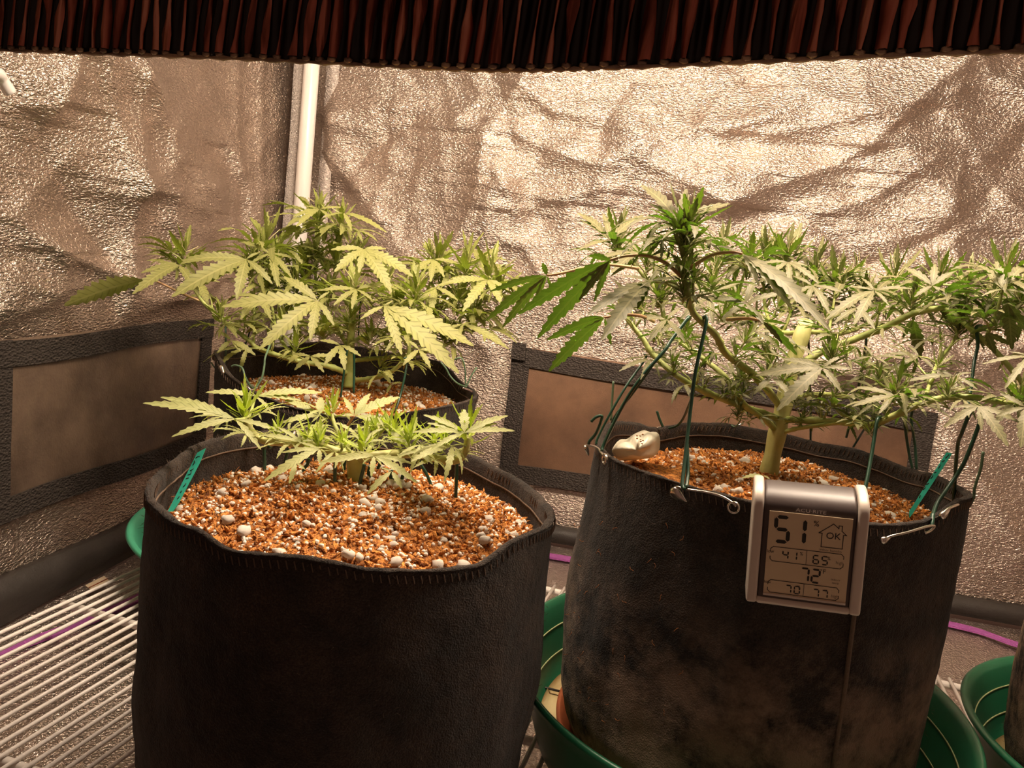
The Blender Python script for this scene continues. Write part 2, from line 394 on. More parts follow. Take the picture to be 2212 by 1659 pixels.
def left_x(y): t = np.clip((y-1.06)/.15, 0, 1); return LEFT_X + .030*t*t*(3-2*t)
lap = .004*np.exp(-((Ul-1.075)/.012)**2) + .003*np.exp(-((Ul-1.125)/.010)**2)
tag(grid_obj('wall_left', left_x(Ul) + hl + lap, Ul, Vl, M['wall']), 'crumpled silver reflective tent lining on the left', kind='structure')
# the rest of the tent that carries the light: right wall, roof
Ur, Vr = np.meshgrid(np.linspace(.0, 1.212, 40), np.linspace(0, 1.5, 40), indexing='ij')
tag(grid_obj('wall_right', .80 - .01*vnoise(Ur*6, Vr*6, seed=21), Ur, Vr, M['wall']), 'silver reflective tent lining on the right', kind='structure')
Uc, Vc = np.meshgrid(np.linspace(-.64, .81, 20), np.linspace(-.1, 1.22, 20), indexing='ij')
tag(grid_obj('ceiling', Uc, Vc, 1.5 + 0*Uc, M['wall']), 'silver reflective tent roof', kind='structure')
Uf, Vf = np.meshgrid(np.linspace(-.64, .81, 160), np.linspace(-.25, 1.22, 160), indexing='ij')
hf = .003*vnoise(Uf*9, Vf*9, seed=31) + crease_field(Uf, Vf, random_creases(30, -.6, .7, .2, 1.1, 33, (.001, .003)))
hf += crease_field(Uf, Vf, [([(lambda p: (p.x, p.y))(atZ(x, y, 0)) for x, y in ((60, 1580), (110, 1545), (265, 1455))], .006, .012, .006),
                            ([(lambda p: (p.x, p.y))(atZ(x, y, 0)) for x, y in ((-30, 1530), (40, 1540), (98, 1548), (70, 1580))], .005, .01, .006)])
tag(grid_obj('floor', Uf, Vf, hf - .006, M['floor']), 'pebbled silver tent floor sheet', kind='structure')

def strip(name, path, width_dir, w, thick, m, parent=None, n=8, wob=0):
    """a flat band along a path; width_dir = vector across the band"""
    P = catmull(path, n); wv = Vector(width_dir)*w; mb = MB(); vs_ = []; fs = []
    for i, p in enumerate(P):
        p = Vector(p); t = Vector(P[min(i+1, len(P)-1)]) - Vector(P[max(i-1, 0)]); nn = t.cross(wv).normalized()*thick
        d = nn*(wob*math.sin(i*1.3)/max(thick, 1e-6)) if wob else Vector((0, 0, 0))
        vs_ += [p + d, p + wv + d, p + wv + nn + d, p + nn + d]
    m4 = len(P)
    for i in range(m4-1):
        for k in range(4): fs.append((i*4+k, i*4+(k+1) % 4, (i+1)*4+(k+1) % 4, (i+1)*4+k))
    fs += [(3, 2, 1, 0), tuple((m4-1)*4+k for k in range(4))]
    mb.add(vs_, fs); return mb.build(name, m, parent, smooth=False)

# black bands at the foot of the walls, purple edging of the floor sheet
def band(name, path_lo, path_hi, m, off):
    A = catmull(path_lo, 10); B = catmull(path_hi, 10); mb = MB(); vs_ = []; off = Vector(off)
    for a, b in zip(A, B):
        a, b = Vector(a), Vector(b)
        vs_ += [a, a + off, a.lerp(b, .5) + off*1.6, b + off*.8, b]
    fs = [(i*5+k, (i+1)*5+k, (i+1)*5+(k+1) % 5, i*5+(k+1) % 5) for i in range(len(A)-1) for k in range(5)]
    fs += [(4, 3, 2, 1, 0), tuple((len(A)-1)*5+k for k in range(5))]
    mb.add(vs_, fs); return tag(mb.build(name, m), kind='structure')
xs = [-.1, .2, .5, .62, .75, .85, .95, 1.06, 1.19]
band('baseboard_left', [(left_x(y), y, 0) for y in xs], [(left_x(y), y, .047 + .004*math.sin(y*21)) for y in xs], M['band'], (.014, 0, 0))['label'] = 'black fabric band along the foot of the left wall'
xb = [-.59, -.4, -.2, 0, .2, .4, .6, .79]
band('baseboard_back', [(x, BACK_Y, 0) for x in xb], [(x, BACK_Y, .026 + .004*math.sin(x*15)) for x in xb], M['band'], (0, -.014, 0))['label'] = 'black fabric band along the foot of the back wall'
tag(strip('trim_1', [(-.615, .30, .001), (-.600, .55, .001), (-.584, .63, .001), (-.552, .73, .001), (-.53, .90, .001), (-.52, 1.12, .001)], (1, -.15, 0), .014, .003, M['purple']), 'purple tape edging the floor sheet beside the left wall', kind='structure')
tag(strip('trim_2', [(-.52, 1.12, .001), (-.3, 1.135, .001), (-.094, 1.147, .001), (.2, 1.16, .001), (.473, 1.163, .001), (.561, 1.128, .001), (.75, 1.07, .001)], (0, -1, 0), .016, .003, M['purple']), 'purple tape edging the floor sheet at the back', kind='structure')

# corner pole and the seam flaps beside it
pt = at(675, 150, 1.178); pb = at(628, 740, 1.178)
px_, = [pt.x*.5 + pb.x*.5]
pole = empty('tent_pole')
mb = MB(); mb.tube([(px_, 1.178, 0), (px_, 1.178, .5), (px_, 1.178, 1.5)], .0118, 24); mb.build('pole_tube', M['pole'], pole)
mb = MB(); mb.tube([(px_, 1.178, 0), (px_, 1.178, .012)], .017, 24); mb.build('foot', M['pole'], pole)
seat(pole, (px_, 1.178, 0)); tag(pole, 'slim white round tent pole standing in the corner', 'pole')
for nm, x0, x1, y0, y1, lab in (('seam_flap', px_-.024, px_-.0165, 1.168, 1.205, 'narrow grey seam flap on the left of the white pole'), ('seam_flap', px_+.016, px_+.034, 1.196, 1.203, 'narrow silver seam flap on the right of the white pole')):
    mb = MB(); vs_ = []
    for i in range(40):
        z = i/39*1.45; wob = .0015*math.sin(i*.9)
        vs_ += [(x0, y0 + wob, z), (x1, y1 - .001, z), (x1, y1 + .001, z), (x0, y0 + wob + .002, z)]
    fs = [(i*4+k, i*4+(k+1) % 4, (i+1)*4+(k+1) % 4, (i+1)*4+k) for i in range(39) for k in range(4)]
    mb.add(vs_, fs); tag(mb.build(nm, M['seam']), lab, 'seam flap')

# vent windows
def vent(name, corners, nrm, mpanel, label, web=.026, ext=()):
    """corners: tl,tr,br,bl on the wall; nrm: into the tent"""
    root = empty(name); tl, tr, br, bl = [Vector(c) for c in corners]; nrm = Vector(nrm)
    n = 30; mb = MB(); vs_ = []
    for i in range(n+1):
        for j in range(13):
            a, b = i/n, j/12; p = (tl.lerp(tr, a)).lerp(bl.lerp(br, a), b)
            vs_.append(p + nrm*(.004 + .0025*math.sin(a*9 + b*3)*math.sin(math.pi*b)))
    mb.add(vs_, [(i*13+j, (i+1)*13+j, (i+1)*13+j+1, i*13+j+1) for i in range(n) for j in range(12)])
    o = mb.build('screen', mpanel, root); sol = o.modifiers.new('thick', 'SOLIDIFY'); sol.thickness = .0015
    down = (bl - tl).normalized(); across = (tr - tl).normalized()
    def w(a, b, inward, amp):
        mid = [a.lerp(b, t) + inward*amp*math.sin(t*7) + nrm*.0065 for t in (0, .2, .4, .6, .8, 1)]
        s_ = strip('webbing', mid, inward, web, .0022*(1 if (b-a).cross(inward).dot(nrm) > 0 else -1), M['web'], root)
    w(tl + nrm*.001, tr + nrm*.001, down, .0022); w(bl + nrm*.001, br + nrm*.001, -down, .003)
    w(tl, bl, across, .0005); w(tr, br, -across, .0005)
    seat(root, (bl + br)/2); return tag(root, label, 'vent window')
vent('vent_window', [(LEFT_X, .655, .299), (LEFT_X, 1.045, .300), (LEFT_X, 1.040, .108), (LEFT_X, .655, .108)], (1, 0, 0), M['panel'], 'grey-brown screened vent window framed in black webbing on the left wall')
vent('vent_window', [(-.207, BACK_Y, .303), (.418, BACK_Y, .290), (.424, BACK_Y, .090), (-.205, BACK_Y, .085)], (0, -1, 0), M['panel_back'], 'brown vent window framed in black webbing low on the back wall', web=.029)
# loose ends of the webbing
p = at(1118, 748, BACK_Y - .012)
tag(strip('webbing_tab', [p + Vector((-.008, 0, -.02)), p + Vector((-.008, 0, -.005)), p + Vector((-.008, 0, .006))], (1, 0, 0), .022, -.004, M['web']), 'short black webbing end sticking up at the back vent corner', 'webbing')
p = atX(4, 172, LEFT_X + .03)
mb = MB(); mb.tube(catmull([p + Vector((.0, -.03, .006)), p + Vector((.004, -.01, .004)), p, p + Vector((.002, .008, -.010))], 5), .0055, 8)
tag(mb.build('cable_clip', M['pole']), 'small white plastic clip at the left edge near the hood', 'clip')

# ------------------------------------------------------------------ lamp hood over the bed
hood = empty('grow_light_hood')
edge_px = [(-300, 92), (0, 108), (250, 117), (500, 126), (750, 138), (1000, 150), (1150, 152), (1300, 147), (1600, 135), (1900, 121), (2212, 110), (2500, 96), (2900, 78), (3400, 58)]
edge = []
for x, y in edge_px:
    d = ray(x, y); k = .47/(d.y + .114*d.x); edge.append(CAM + d*k)
edge = [Vector(p) for p in catmull(edge, 60)]
mb = MB(); vs_ = []; rows = 30; HH = .25
arc = 0; acc = []
for i, p in enumerate(edge):
    if i: arc += (p - edge[i-1]).length
    acc.append(arc)
acc = np.array(acc); jj = np.linspace(0, 1, rows)
A, J = np.meshgrid(acc, jj, indexing='ij')
ph = A/.0112*2*math.pi + .9*vnoise(A*40, J*5, seed=41)
rib = np.cos(ph); rib = np.sign(rib)*np.abs(rib)**.7
dent = .0022*rib + .0012*vnoise(A*130, J*9, seed=43) + .0008*vnoise(A*300, J*26, seed=44)
dent *= np.clip(J/.05, 0.25, 1)
for i, p in enumerate(edge):
    for j in range(rows):
        z = jj[j]
        vs_.append((p.x + .114*dent[i, j], p.y + .012*z*z*4 + .20*(z*HH)*.35 - dent[i, j], p.z + z*HH))
fs = [(i*rows+j, (i+1)*rows+j, (i+1)*rows+j+1, i*rows+j+1) for i in range(len(edge)-1) for j in range(rows-1)]
mb.add(vs_, fs); o = mb.build('front_apron', M['hood_black'], hood); s_ = o.modifiers.new('t', 'SOLIDIFY'); s_.thickness = .0012
def apron_at(a, j):
    i = int(np.clip(np.searchsorted(acc, a), 1, len(acc)-1)); t = (a - acc[i-1])/max(acc[i]-acc[i-1], 1e-9); k = j*(rows-1); k0 = int(min(k, rows-2)); f_ = k - k0
    g = lambda ii, kk: Vector(vs_[ii*rows+kk])
    return (g(i-1, k0).lerp(g(i, k0), t)).lerp(g(i-1, k0+1).lerp(g(i, k0+1), t), f_)
r_ = random.Random(17); a = .004
while a < acc[-1] - .006:      # raised glossy ribs, each with its own dents
    mb = MB(); q = []; w0 = r_.uniform(.0020, .0036); ph_ = r_.uniform(0, 6); seg = 22
    for k in range(seg+1):
        j = .012 + k/seg*.93; w = w0*(.72 + .42*math.sin(ph_ + k*.9) + r_.uniform(-.22, .22)); w = max(.0006, w); off = .0007*math.sin(ph_*2 + k*.55)
        for e, lift in ((-1, .0002), (-.45, .0022 + r_.uniform(-.0004, .0004)), (.45, .0022 + r_.uniform(-.0004, .0004)), (1, .0002)):
            pnt = apron_at(a + off + e*w, j); q.append(pnt + Vector((0, -1, 0))*(lift + .0012))
    mb.add(q, [(k*4+c, k*4+c+1, (k+1)*4+c+1, (k+1)*4+c) for k in range(seg) for c in range(3)])
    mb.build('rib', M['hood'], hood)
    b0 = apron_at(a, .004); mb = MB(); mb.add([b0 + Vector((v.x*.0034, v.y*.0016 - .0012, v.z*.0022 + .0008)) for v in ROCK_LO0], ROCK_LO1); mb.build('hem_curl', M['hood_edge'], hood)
    a += r_.uniform(.0088, .0128)
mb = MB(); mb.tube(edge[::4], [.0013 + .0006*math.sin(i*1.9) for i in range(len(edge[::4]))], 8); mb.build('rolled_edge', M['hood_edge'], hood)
eL, eR = edge[0], edge[-1]
hx0, hx1 = -.575, .50
tops = [(p.x, p.y + .012*4 + .20*HH*.35, p.z + HH) for p in edge]
zt = max(t[2] for t in tops)
# roof panel and rear wing (tilted up towards the back wall), inside white
mb = MB(); vs_ = []
sec = [(.0, .0), (.10, .06), (.25, .10), (.42, .07)]
for t in tops[::20]:
    for dy, dz in sec: vs_.append((t[0], t[1] + dy, t[2] + dz))
k = len(sec); mb.add(vs_, [(i*k+j, (i+1)*k+j, (i+1)*k+j+1, i*k+j+1) for i in range(len(tops[::20])-1) for j in range(k-1)])
o = mb.build('reflector_roof', M['hood_in'], hood); o.modifiers.new('t', 'SOLIDIFY').thickness = .0015
BY, BZ = .61, Z + .365
for BX in (-.21, .19):
  mb = MB(); mb.tube(catmull([(BX-.11, BY, BZ), (BX-.10, BY, BZ), (BX, BY, BZ), (BX+.10, BY, BZ), (BX+.12, BY, BZ)], 4), [.012, .018, .02, .021, .021, .021, .022, .022, .022, .021, .021, .021, .021, .02, .018, .014, .008][:17], 20); mb.build('bulb', M['bulb'], hood)
  mb = MB(); mb.tube([(BX-.17, BY, BZ), (BX-.11, BY, BZ)], .02, 20); mb.build('socket', M['ceramic'], hood)
BX = .02; seat(hood, (BX, BY, Z + .11)); tag(hood, 'dark ribbed hammered metal lamp hood hanging across the top', 'grow light')
for x in (-.3, .3):
    mb = MB(); mb.tube([(x, .70, Z + HH + .17), (x, .70, 1.5)], .0015, 6); mb.build('hanging_cable', M['band'], hood).matrix_parent_inverse = Matrix.Translation(-Vector((BX, BY, Z + .11)))

# ------------------------------------------------------------------ wire shelf
rack = empty('wire_shelf'); RZ = Z - .392; RA = math.atan2(-.114, .994)
wdir = Vector((.1133, .9936, 0)); bdir = Vector((.9936, -.1133, 0))
base_w = None
k = 0
for i in range(96):
    n0 = -.603 + i*.01225
    a = bdir*n0 + wdir*.30; b = bdir*n0 + wdir*.905
    if i == 0:
        mb = MB(); mb.tube([Vector((0, 0, 0)), wdir*.3, wdir*.605], .0019, 6); base_w = mb.mesh('wire', M['rack'])
    o = new_obj('wire', base_w, rack); o.location = a + Vector((0, 0, RZ))
for t in (.396, .595, .90):
    mb = MB(); mb.tube([bdir*-.612 + wdir*t + Vector((0, 0, RZ-.0055)), bdir*0 + wdir*t + Vector((0, 0, RZ-.0055)), bdir*.575 + wdir*t + Vector((0, 0, RZ-.0055))], .0040, 10)
    mb.build('crossbar', M['rack'], rack)
for t in (.36, .88):
    for n0 in (-.50, .0, .52):
        q = bdir*n0 + wdir*t; mb = MB(); mb.tube([q + Vector((0, 0, -.004)), q + Vector((0, 0, RZ-.002))], .005, 8); mb.build('foot', M['rack'], rack)
tag(rack, 'white coated wire shelf carrying the pots above the floor', 'shelf')
# paper scrap below the shelf
q = [atZ(x, y, .004) for x, y in ((184, 1266), (225, 1246), (236, 1256), (196, 1276))]
sc = empty('paper_scrap'); mb = MB(); mb.add([p + Vector((0, 0, dz)) for dz in (0, .0012) for p in q], [(3, 2, 1, 0), (4, 5, 6, 7)] + [(i, (i+1) % 4, 4+(i+1) % 4, 4+i) for i in range(4)]); mb.build('sheet', M['paper'], sc, smooth=False)
mb = MB(); a, b = q[3].lerp(q[0], .35), q[2].lerp(q[1], .35); mb.tube([a + Vector((0, 0, .0015)), b + Vector((0, 0, .0015))], .0007, 5); mb.build('printed_line', M['terra'], sc)
seat(sc, q[0]); tag(sc, 'small cream paper scrap lying under the shelf by the left wall', 'paper')

# ------------------------------------------------------------------ fabric pots, soil, trays
RIMS = {
'L': ([(309,1066),(342,1108),(376,1137),(438,1153),(455,1174),(488,1195),(571,1203),(633,1205),(696,1216),(758,1228),(821,1237),(904,1239),(966,1235),(1029,1228),(1062,1216),(1091,1183),(1112,1170),(1153,1153),(1191,1137)],
      [(330,1033),(371,1000),(417,964),(488,943),(571,933),(654,925),(1020,983),(1070,1012),(1133,1045),(1174,1083)]),
'R': ([(1305,984),(1346,1006),(1429,1036),(1497,1057),(1566,1075),(1612,1086),(1863,1137),(1932,1139),(2001,1130),(2037,1114),(2069,1084)],
      [(1291,947),(1319,913),(1369,915),(1415,929),(1484,915),(1566,917),(1635,929),(1703,942),(1772,961),(1840,970),(1909,993),(1969,1018),(2023,1029),(2060,1048)]),
'B': ([(469,770),(484,805),(540,846),(620,880),(740,905),(848,903),(899,891),(966,879),(1017,866)],
      [(510,754),(561,748),(612,754),(646,744),(696,739),(831,761),(899,775),(949,781),(976,805),(1000,832)]),
'X': ([], [])}
POTS = {'L': (-.183, .5086, .1370), 'R': (.108, .640, .139), 'B': (-.335, .860, .150), 'X': (.478, .640, .150)}
def rim_fn(key, zdef):
    cx, cy, R = POTS[key]; T = []
    for far, tab in enumerate(RIMS[key]):
        for x, y in tab:
            p = at_cyl(x, y, cx, cy, R, bool(far)); T.append((math.atan2(p.y-cy, p.x-cx), p.z))
    if not T: return lambda th: zdef
    T.sort(); a = np.array([t[0] for t in T]); z = np.array([t[1] for t in T])
    a = np.concatenate([a-2*math.pi, a, a+2*math.pi]); z = np.tile(z, 3)
    g = np.linspace(-math.pi, math.pi, 181)[:-1]; zz = np.interp(g, a, z)
    ker = np.array([1, 2, 3, 2, 1.])/9; zz = np.convolve(np.concatenate([zz[-2:], zz, zz[:2]]), ker, 'valid')
    ge = np.concatenate([g, [math.pi]]); ze = np.concatenate([zz, zz[:1]])
    return lambda th: float(np.interp((th+math.pi) % (2*math.pi)-math.pi, ge, ze))
RIMZ = {k: rim_fn(k, Z - .14) for k in POTS}

def make_pot(key, base_z, prof, m, label, seed, inner_drop=.05, stitch=True):
    """prof: [(v, radius factor)] from the base (0) to the rim (1)"""
    cx, cy, R = POTS[key]; rz = RIMZ[key]; NT = 144; root = empty('fabric_pot')
    pv = np.array([p[0] for p in prof]); pr = np.array([p[1] for p in prof])
    vs_rows = np.concatenate([[0.0, .012, .03, .055], np.linspace(.09, 1, 44)])
    rows = []
    th = np.linspace(0, 2*math.pi, NT, endpoint=False); ct, st = np.cos(th), np.sin(th)
    rimz = np.array([rz(t) for t in th])
    rr0 = R*(1 + .006*np.array(vnoise(ct*2.2, st*2.2, seed=seed)))
    for v in vs_rows:
        r = R*np.interp(v, pv, pr)
        w = math.sin(math.pi*min(1, v))**.6 if 0 < v < 1 else 0
        r = r + w*(.0035*vnoise(ct*2.6, st*2.6, v*2.2, seed) + .0022*vnoise(ct*6, st*6, v*4, seed+1)) + .0006*vnoise(ct*40, st*40, v*40, seed+2)
        r = r + (rr0 - R)*v
        if key == 'L' and v < .42: r = r - .007*np.exp(-((th-.30)/.35)**2)*min(1, (.42-v)/.08)
        z = base_z + (rimz - base_z)*v
        rows.append(np.stack([cx + r*ct, cy + r*st, z], -1))
    t = .0024
    ro = rr0 + .0006*vnoise(ct*30, st*30, seed=seed+5)
    rows.append(np.stack([cx + (ro+.0006)*ct, cy + (ro+.0006)*st, rimz + .0012 + .0006*vnoise(ct*50, st*50, seed=seed+6)], -1))
    rows.append(np.stack([cx + (ro-t)*ct, cy + (ro-t)*st, rimz + .0018 + .0006*vnoise(ct*50, st*50, seed=seed+7)], -1))
    for q in (.0, .012, .024, .036, inner_drop):
        rr = ro - 2*t - .02*q + .0012*vnoise(ct*5, st*5, q*60, seed+8)
        rows.append(np.stack([cx + rr*ct, cy + rr*st, rimz - q], -1))
    P = np.concatenate(rows); n = len(rows); i = np.arange(n*NT).reshape(n, NT)
    f = np.stack([i[:-1], np.roll(i[:-1], -1, 1), np.roll(i[1:], -1, 1), i[1:]], -1).reshape(-1, 4).tolist()
    f.append(list(range(NT-1, -1, -1)))
    f.append([(n-1)*NT + k for k in range(NT)][::1])
    mb = MB(); mb.add(P.tolist(), f); mb.build('pot_body', m, root)
    if stitch:
        # hem seam under the rim, seen on the inner wall, and its stitches
        for dz, rad in ((.0105, .0007),):
            rin = lambda a: R*(1 + .006*float(vnoise(math.cos(a)*2.2, math.sin(a)*2.2, seed=seed))) + .0006*float(vnoise(math.cos(a)*30, math.sin(a)*30, seed=seed+5)) - 2*t - .02*dz + .0012*float(vnoise(math.cos(a)*5, math.sin(a)*5, dz*60, seed+8)) - .0003
            mb = MB(); mb.tube([(cx + rin(a)*math.cos(a), cy + rin(a)*math.sin(a), rz(a) - dz) for a in np.linspace(0, 2*math.pi, 145)], rad, 5, caps=False); mb.build('hem_seam', M['felt_thread'], root)
        mb = MB()
        for k in range(190):
            a = 2*math.pi*k/190; z0 = rz(a)
            for rr in (R-2*t-.0003, R+.0008):
                c, s = math.cos(a), math.sin(a); a2 = a + .010; c2, s2 = math.cos(a2), math.sin(a2)
                mb.tube([(cx + rr*c, cy + rr*s, z0 - .0010), (cx + rr*c2, cy + rr*s2, z0 - .0058)], .00045, 3, caps=False)
        tag(mb.build('stitching', M['felt_thread'], root), kind='stuff')
    # loose fuzz of the felt
    mb = MB(); r_ = random.Random(seed)
    for k in range(1500):
        a = r_.uniform(0, 2*math.pi)
        top = r_.random() < .55
        v = 1.0 if top else r_.random()**.8
        R_ = R*float(np.interp(v, pv, pr)) - (t*r_.random() if top else 0); z0 = base_z + (rz(a)-base_z)*v + (.001 if top else 0)
        p = Vector((cx + R_*math.cos(a), cy + R_*math.sin(a), z0)); d = Vector((math.cos(a)*(.3 if top else .5) + r_.uniform(-.6, .6), math.sin(a)*(.3 if top else .5) + r_.uniform(-.6, .6), r_.uniform(.2, 1) if top else r_.uniform(-1, 1))).normalized()
        L = r_.uniform(.0012, .004); s = d.orthogonal().normalized()*.00012; q = p + d*L*.6 + Vector((r_.uniform(-1, 1), r_.uniform(-1, 1), r_.uniform(-1, 1)))*L*.3
        mb.add([p - s, p + s, q + s*.7, q - s*.7, p + d*L], [(0, 1, 2, 3), (3, 2, 4)])
    tag(mb.build('felt_fuzz', M['felt_thread'], root), kind='stuff')
    seat(root, (cx, cy, base_z)); return tag(root, label, 'fabric pot', 'black fabric pots')
M['felt_thread'] = mat('felt_fibre', (.13, .085, .058), .9)

POT_L = make_pot('L', RZ + .003, [(0, .93), (.012, .96), (.03, .975), (.09, .99), (.25, 1.01), (.36, 1.03), (.5, 1.03), (.75, 1.015), (1, 1.0)], M['felt'], 'large black felt pot in front holding the small plant', 101)
POT_R = make_pot('R', RZ + .012, [(0, .86), (.012, .92), (.03, .95), (.07, .985), (.15, 1.022), (.35, 1.035), (.6, 1.032), (.85, 1.012), (1, 1.0)], M['felt_stained'], 'black felt pot with brown mineral stains and a thermometer clipped on', 202)
POT_B = make_pot('B', RZ + .006, [(0, .80), (.012, .83), (.03, .85), (.09, .88), (.4, .95), (.75, 1.0), (1, 1.0)], M['felt'], 'black felt pot farthest back in the corner', 303)
POT_X = make_pot('X', RZ + .006, [(0, .82), (.012, .86), (.03, .89), (.07, .93), (.15, .97), (.35, .99), (.6, .99), (.85, .99), (1, 1.0)], M['felt_pale'], 'grey-brown felt pot cut off by the right edge of the picture', 404)

def pot_extras():
    cx, cy, R = POTS['R']; base = Vector((cx, cy, RZ + .012)); pts = [at_cyl(x, y, cx, cy, R*k + .001) for x, y, k in ((1842, 1140, 1.004), (1850, 1250, 1.018), (1845, 1330, 1.026), (1836, 1400, 1.032), (1826, 1480, 1.036), (1814, 1560, 1.036), (1800, 1650, 1.036), (1790, 1720, 1.03))]
    mb = MB(); mb.tube(catmull(pts, 5), .0015, 7); o = mb.build('side_seam', M['felt_seam'], POT_R); o.matrix_parent_inverse = Matrix.Translation(-base)
    r_ = random.Random(77); mb = MB()
    for i in range(46):
        x, y = r_.uniform(1225, 1480), r_.uniform(1130, 1560)
        if r_.random() < .4: x = r_.uniform(1220, 1300)
        p = at_cyl(x, y, cx, cy, R*1.036 + .0012); a = r_.uniform(0, 6.3); q = [p]
        for k in range(3):
            a += r_.uniform(-1, 1); q.append(q[-1] + Vector((math.cos(a)*.0013, r_.uniform(-.0006, .0003), math.sin(a)*.0016)))
        mb.tube(q, .00022, 3)
    o = tag(mb.build('stuck_fibres', M['fiber'], POT_R), kind='stuff'); o.matrix_parent_inverse = Matrix.Translation(-base)
M['felt_seam'] = mat('felt_seam', (.16, .11, .075), .9, bump=[('noise', 500, .8, .002)])
pot_extras()

def soil_z(key, x, y):
    cx, cy, R = POTS[key]; e, c = {'L': (-.200, -.169), 'R': (-.166, -.146), 'B': (-.192, -.172), 'X': (-.165, -.155)}[key]
    q = np.minimum(1, ((x-cx)**2 + (y-cy)**2)/(R-.004)**2); z = Z + e + (c-e)*(1-q)
    z = z + .0030*vnoise(np.asarray(x)*38, np.asarray(y)*38, seed=61) + .0018*vnoise(np.asarray(x)*120, np.asarray(y)*120, seed=62)
    if key == 'R': z = z + .010*np.exp(-(((x+.0)/.045)**2 + ((y-.60)/.05)**2))
    return z
ICO = []
def rock(seed, sub, jit, flat=.8):
    bm = bmesh.new(); bmesh.ops.create_icosphere(bm, subdivisions=sub, radius=1); r_ = random.Random(seed)
    s = (r_.uniform(.8, 1.25), r_.uniform(.7, 1), r_.uniform(.6, .85))
    for v in bm.verts:
        k = 1 + jit*mnoise.noise(v.co*1.6 + Vector((seed*3.1, 0, 0))) + r_.uniform(-.05, .05)
        v.co = Vector((v.co.x*s[0]*k, v.co.y*s[1]*k, v.co.z*s[2]*k))
    vs_ = [v.co.copy() for v in bm.verts]; fs = [tuple(x.index for x in f.verts) for f in bm.faces]; bm.free(); return vs_, fs
ROCK_HI = [rock(s, 2, .38) for s in range(6)]; ROCK_LO = [rock(s+20, 1, .6) for s in range(5)]
PERL_MESH = []
for vs_, fs in ROCK_HI: mb = MB(); mb.add(vs_, fs); PERL_MESH.append(mb.mesh('perlite_lump', M['perlite']))
def make_soil(key, label, n_big, n_small, n_fibre, big, seed, dens=None, cat='soil'):
    cx, cy, R = POTS[key]; NR, NT = 70, 170; root = empty('potting_mix')
    rr = np.linspace(0.004, R-.0045, NR); th = np.linspace(0, 2*math.pi, NT, endpoint=False); RR, TH = np.meshgrid(rr, th, indexing='ij')
    X = cx + RR*np.cos(TH); Y = cy + RR*np.sin(TH)
    ZZ = soil_z(key, X, Y) + .0011*vnoise(X*420, Y*420, seed=71) + .0008*vnoise(X*800, Y*800, seed=72)
    P = np.stack([X, Y, ZZ], -1).reshape(-1, 3); i = np.arange(NR*NT).reshape(NR, NT)
    f = np.stack([i[:-1], i[1:], np.roll(i[1:], -1, 1), np.roll(i[:-1], -1, 1)], -1).reshape(-1, 4).tolist(); f.append(i[0].tolist())
    # skirt and underside so the mix is a body, not a sheet
    n0 = len(P); und = P[(NR-1)*NT:].copy(); und[:, 2] = Z + {'L': -.222, 'R': -.19, 'B': -.215, 'X': -.185}[key]
    P = np.concatenate([P, und]); 
    for k in range(NT): f.append([(NR-1)*NT+k, n0+k, n0+(k+1) % NT, (NR-1)*NT+(k+1) % NT])
    f.append([n0+k for k in range(NT)][::-1])
    mb = MB(); mb.add(P.tolist(), f); mb.build('coir_bed', M['soil'], root)
    r_ = random.Random(seed)
    def spot(mr=.97):
        while True:
            a, q = r_.uniform(0, 2*math.pi), math.sqrt(r_.random())*mr*(R-.006); x, y = cx + q*math.cos(a), cy + q*math.sin(a)
            if dens is None or r_.random() < dens(x, y): return x, y
    for k in range(n_big):
        x, y = spot(); s = big*(.40 + .75*r_.random()**2.6)
        o = new_obj('perlite_lump', PERL_MESH[k % 6], root); o.location = (x, y, float(soil_z(key, x, y)) + s*.35); o.scale = (s, s, s)
        o.rotation_euler = (r_.uniform(-.6, .6), r_.uniform(-.6, .6), r_.uniform(0, 6.3))
    mb = MB()
    for k in range(n_small):
        x, y = spot(.985); s = big*r_.uniform(.13, .46); q = Quaternion((r_.gauss(0, 1), r_.gauss(0, 1), r_.gauss(0, 1), r_.gauss(0, 1))).normalized()
        vs_, fs = ROCK_LO[k % 5]; z = float(soil_z(key, x, y)); mb.add([q @ (v*s) + Vector((x, y, z + s*.4)) for v in vs_], fs)
    tag(mb.build('perlite_grains', M['perlite'], root), kind='stuff')
    mb = MB()
    for k in range(n_fibre*2):      # coir crumbs
        x, y = spot(.99); s = r_.uniform(.0008, .0026); q = Quaternion((r_.gauss(0, 1), r_.gauss(0, 1), r_.gauss(0, 1), r_.gauss(0, 1))).normalized()
        vs_, fs = ROCK_LO[k % 5]; z = float(soil_z(key, x, y)); mb.add([q @ Vector((v.x*s*1.8, v.y*s*.7, v.z*s*.8)) + Vector((x, y, z + s*.4)) for v in vs_], fs)
    tag(mb.build('coir_crumbs', M['soil'], root), kind='stuff')
    mb = MB()
    for k in range(n_fibre):
        x, y = spot(1.0); z = float(soil_z(key, x, y)); a = r_.uniform(0, 6.3); L = r_.uniform(.003, .011); p = Vector((x, y, z)); pts = [p]
        for j in range(3):
            a += r_.uniform(-.9, .9); p = p + Vector((math.cos(a)*L/3, math.sin(a)*L/3, r_.uniform(-.3, .55)*L/3)); pts.append(p)
        mb.tube(pts, .00022, 3, caps=False)
    tag(mb.build('coir_fibres', M['fiber'], root), kind='stuff')
    seat(root, (cx, cy, Z - .19)); return tag(root, label, cat)
make_soil('L', 'orange-brown coir mound dotted with white perlite in the front pot', 270, 3600, 2000, .0041, 1,
          lambda x, y: .45 + .55*math.exp(-((x+.205)**2/.012 + (y-.56)**2/.008)))
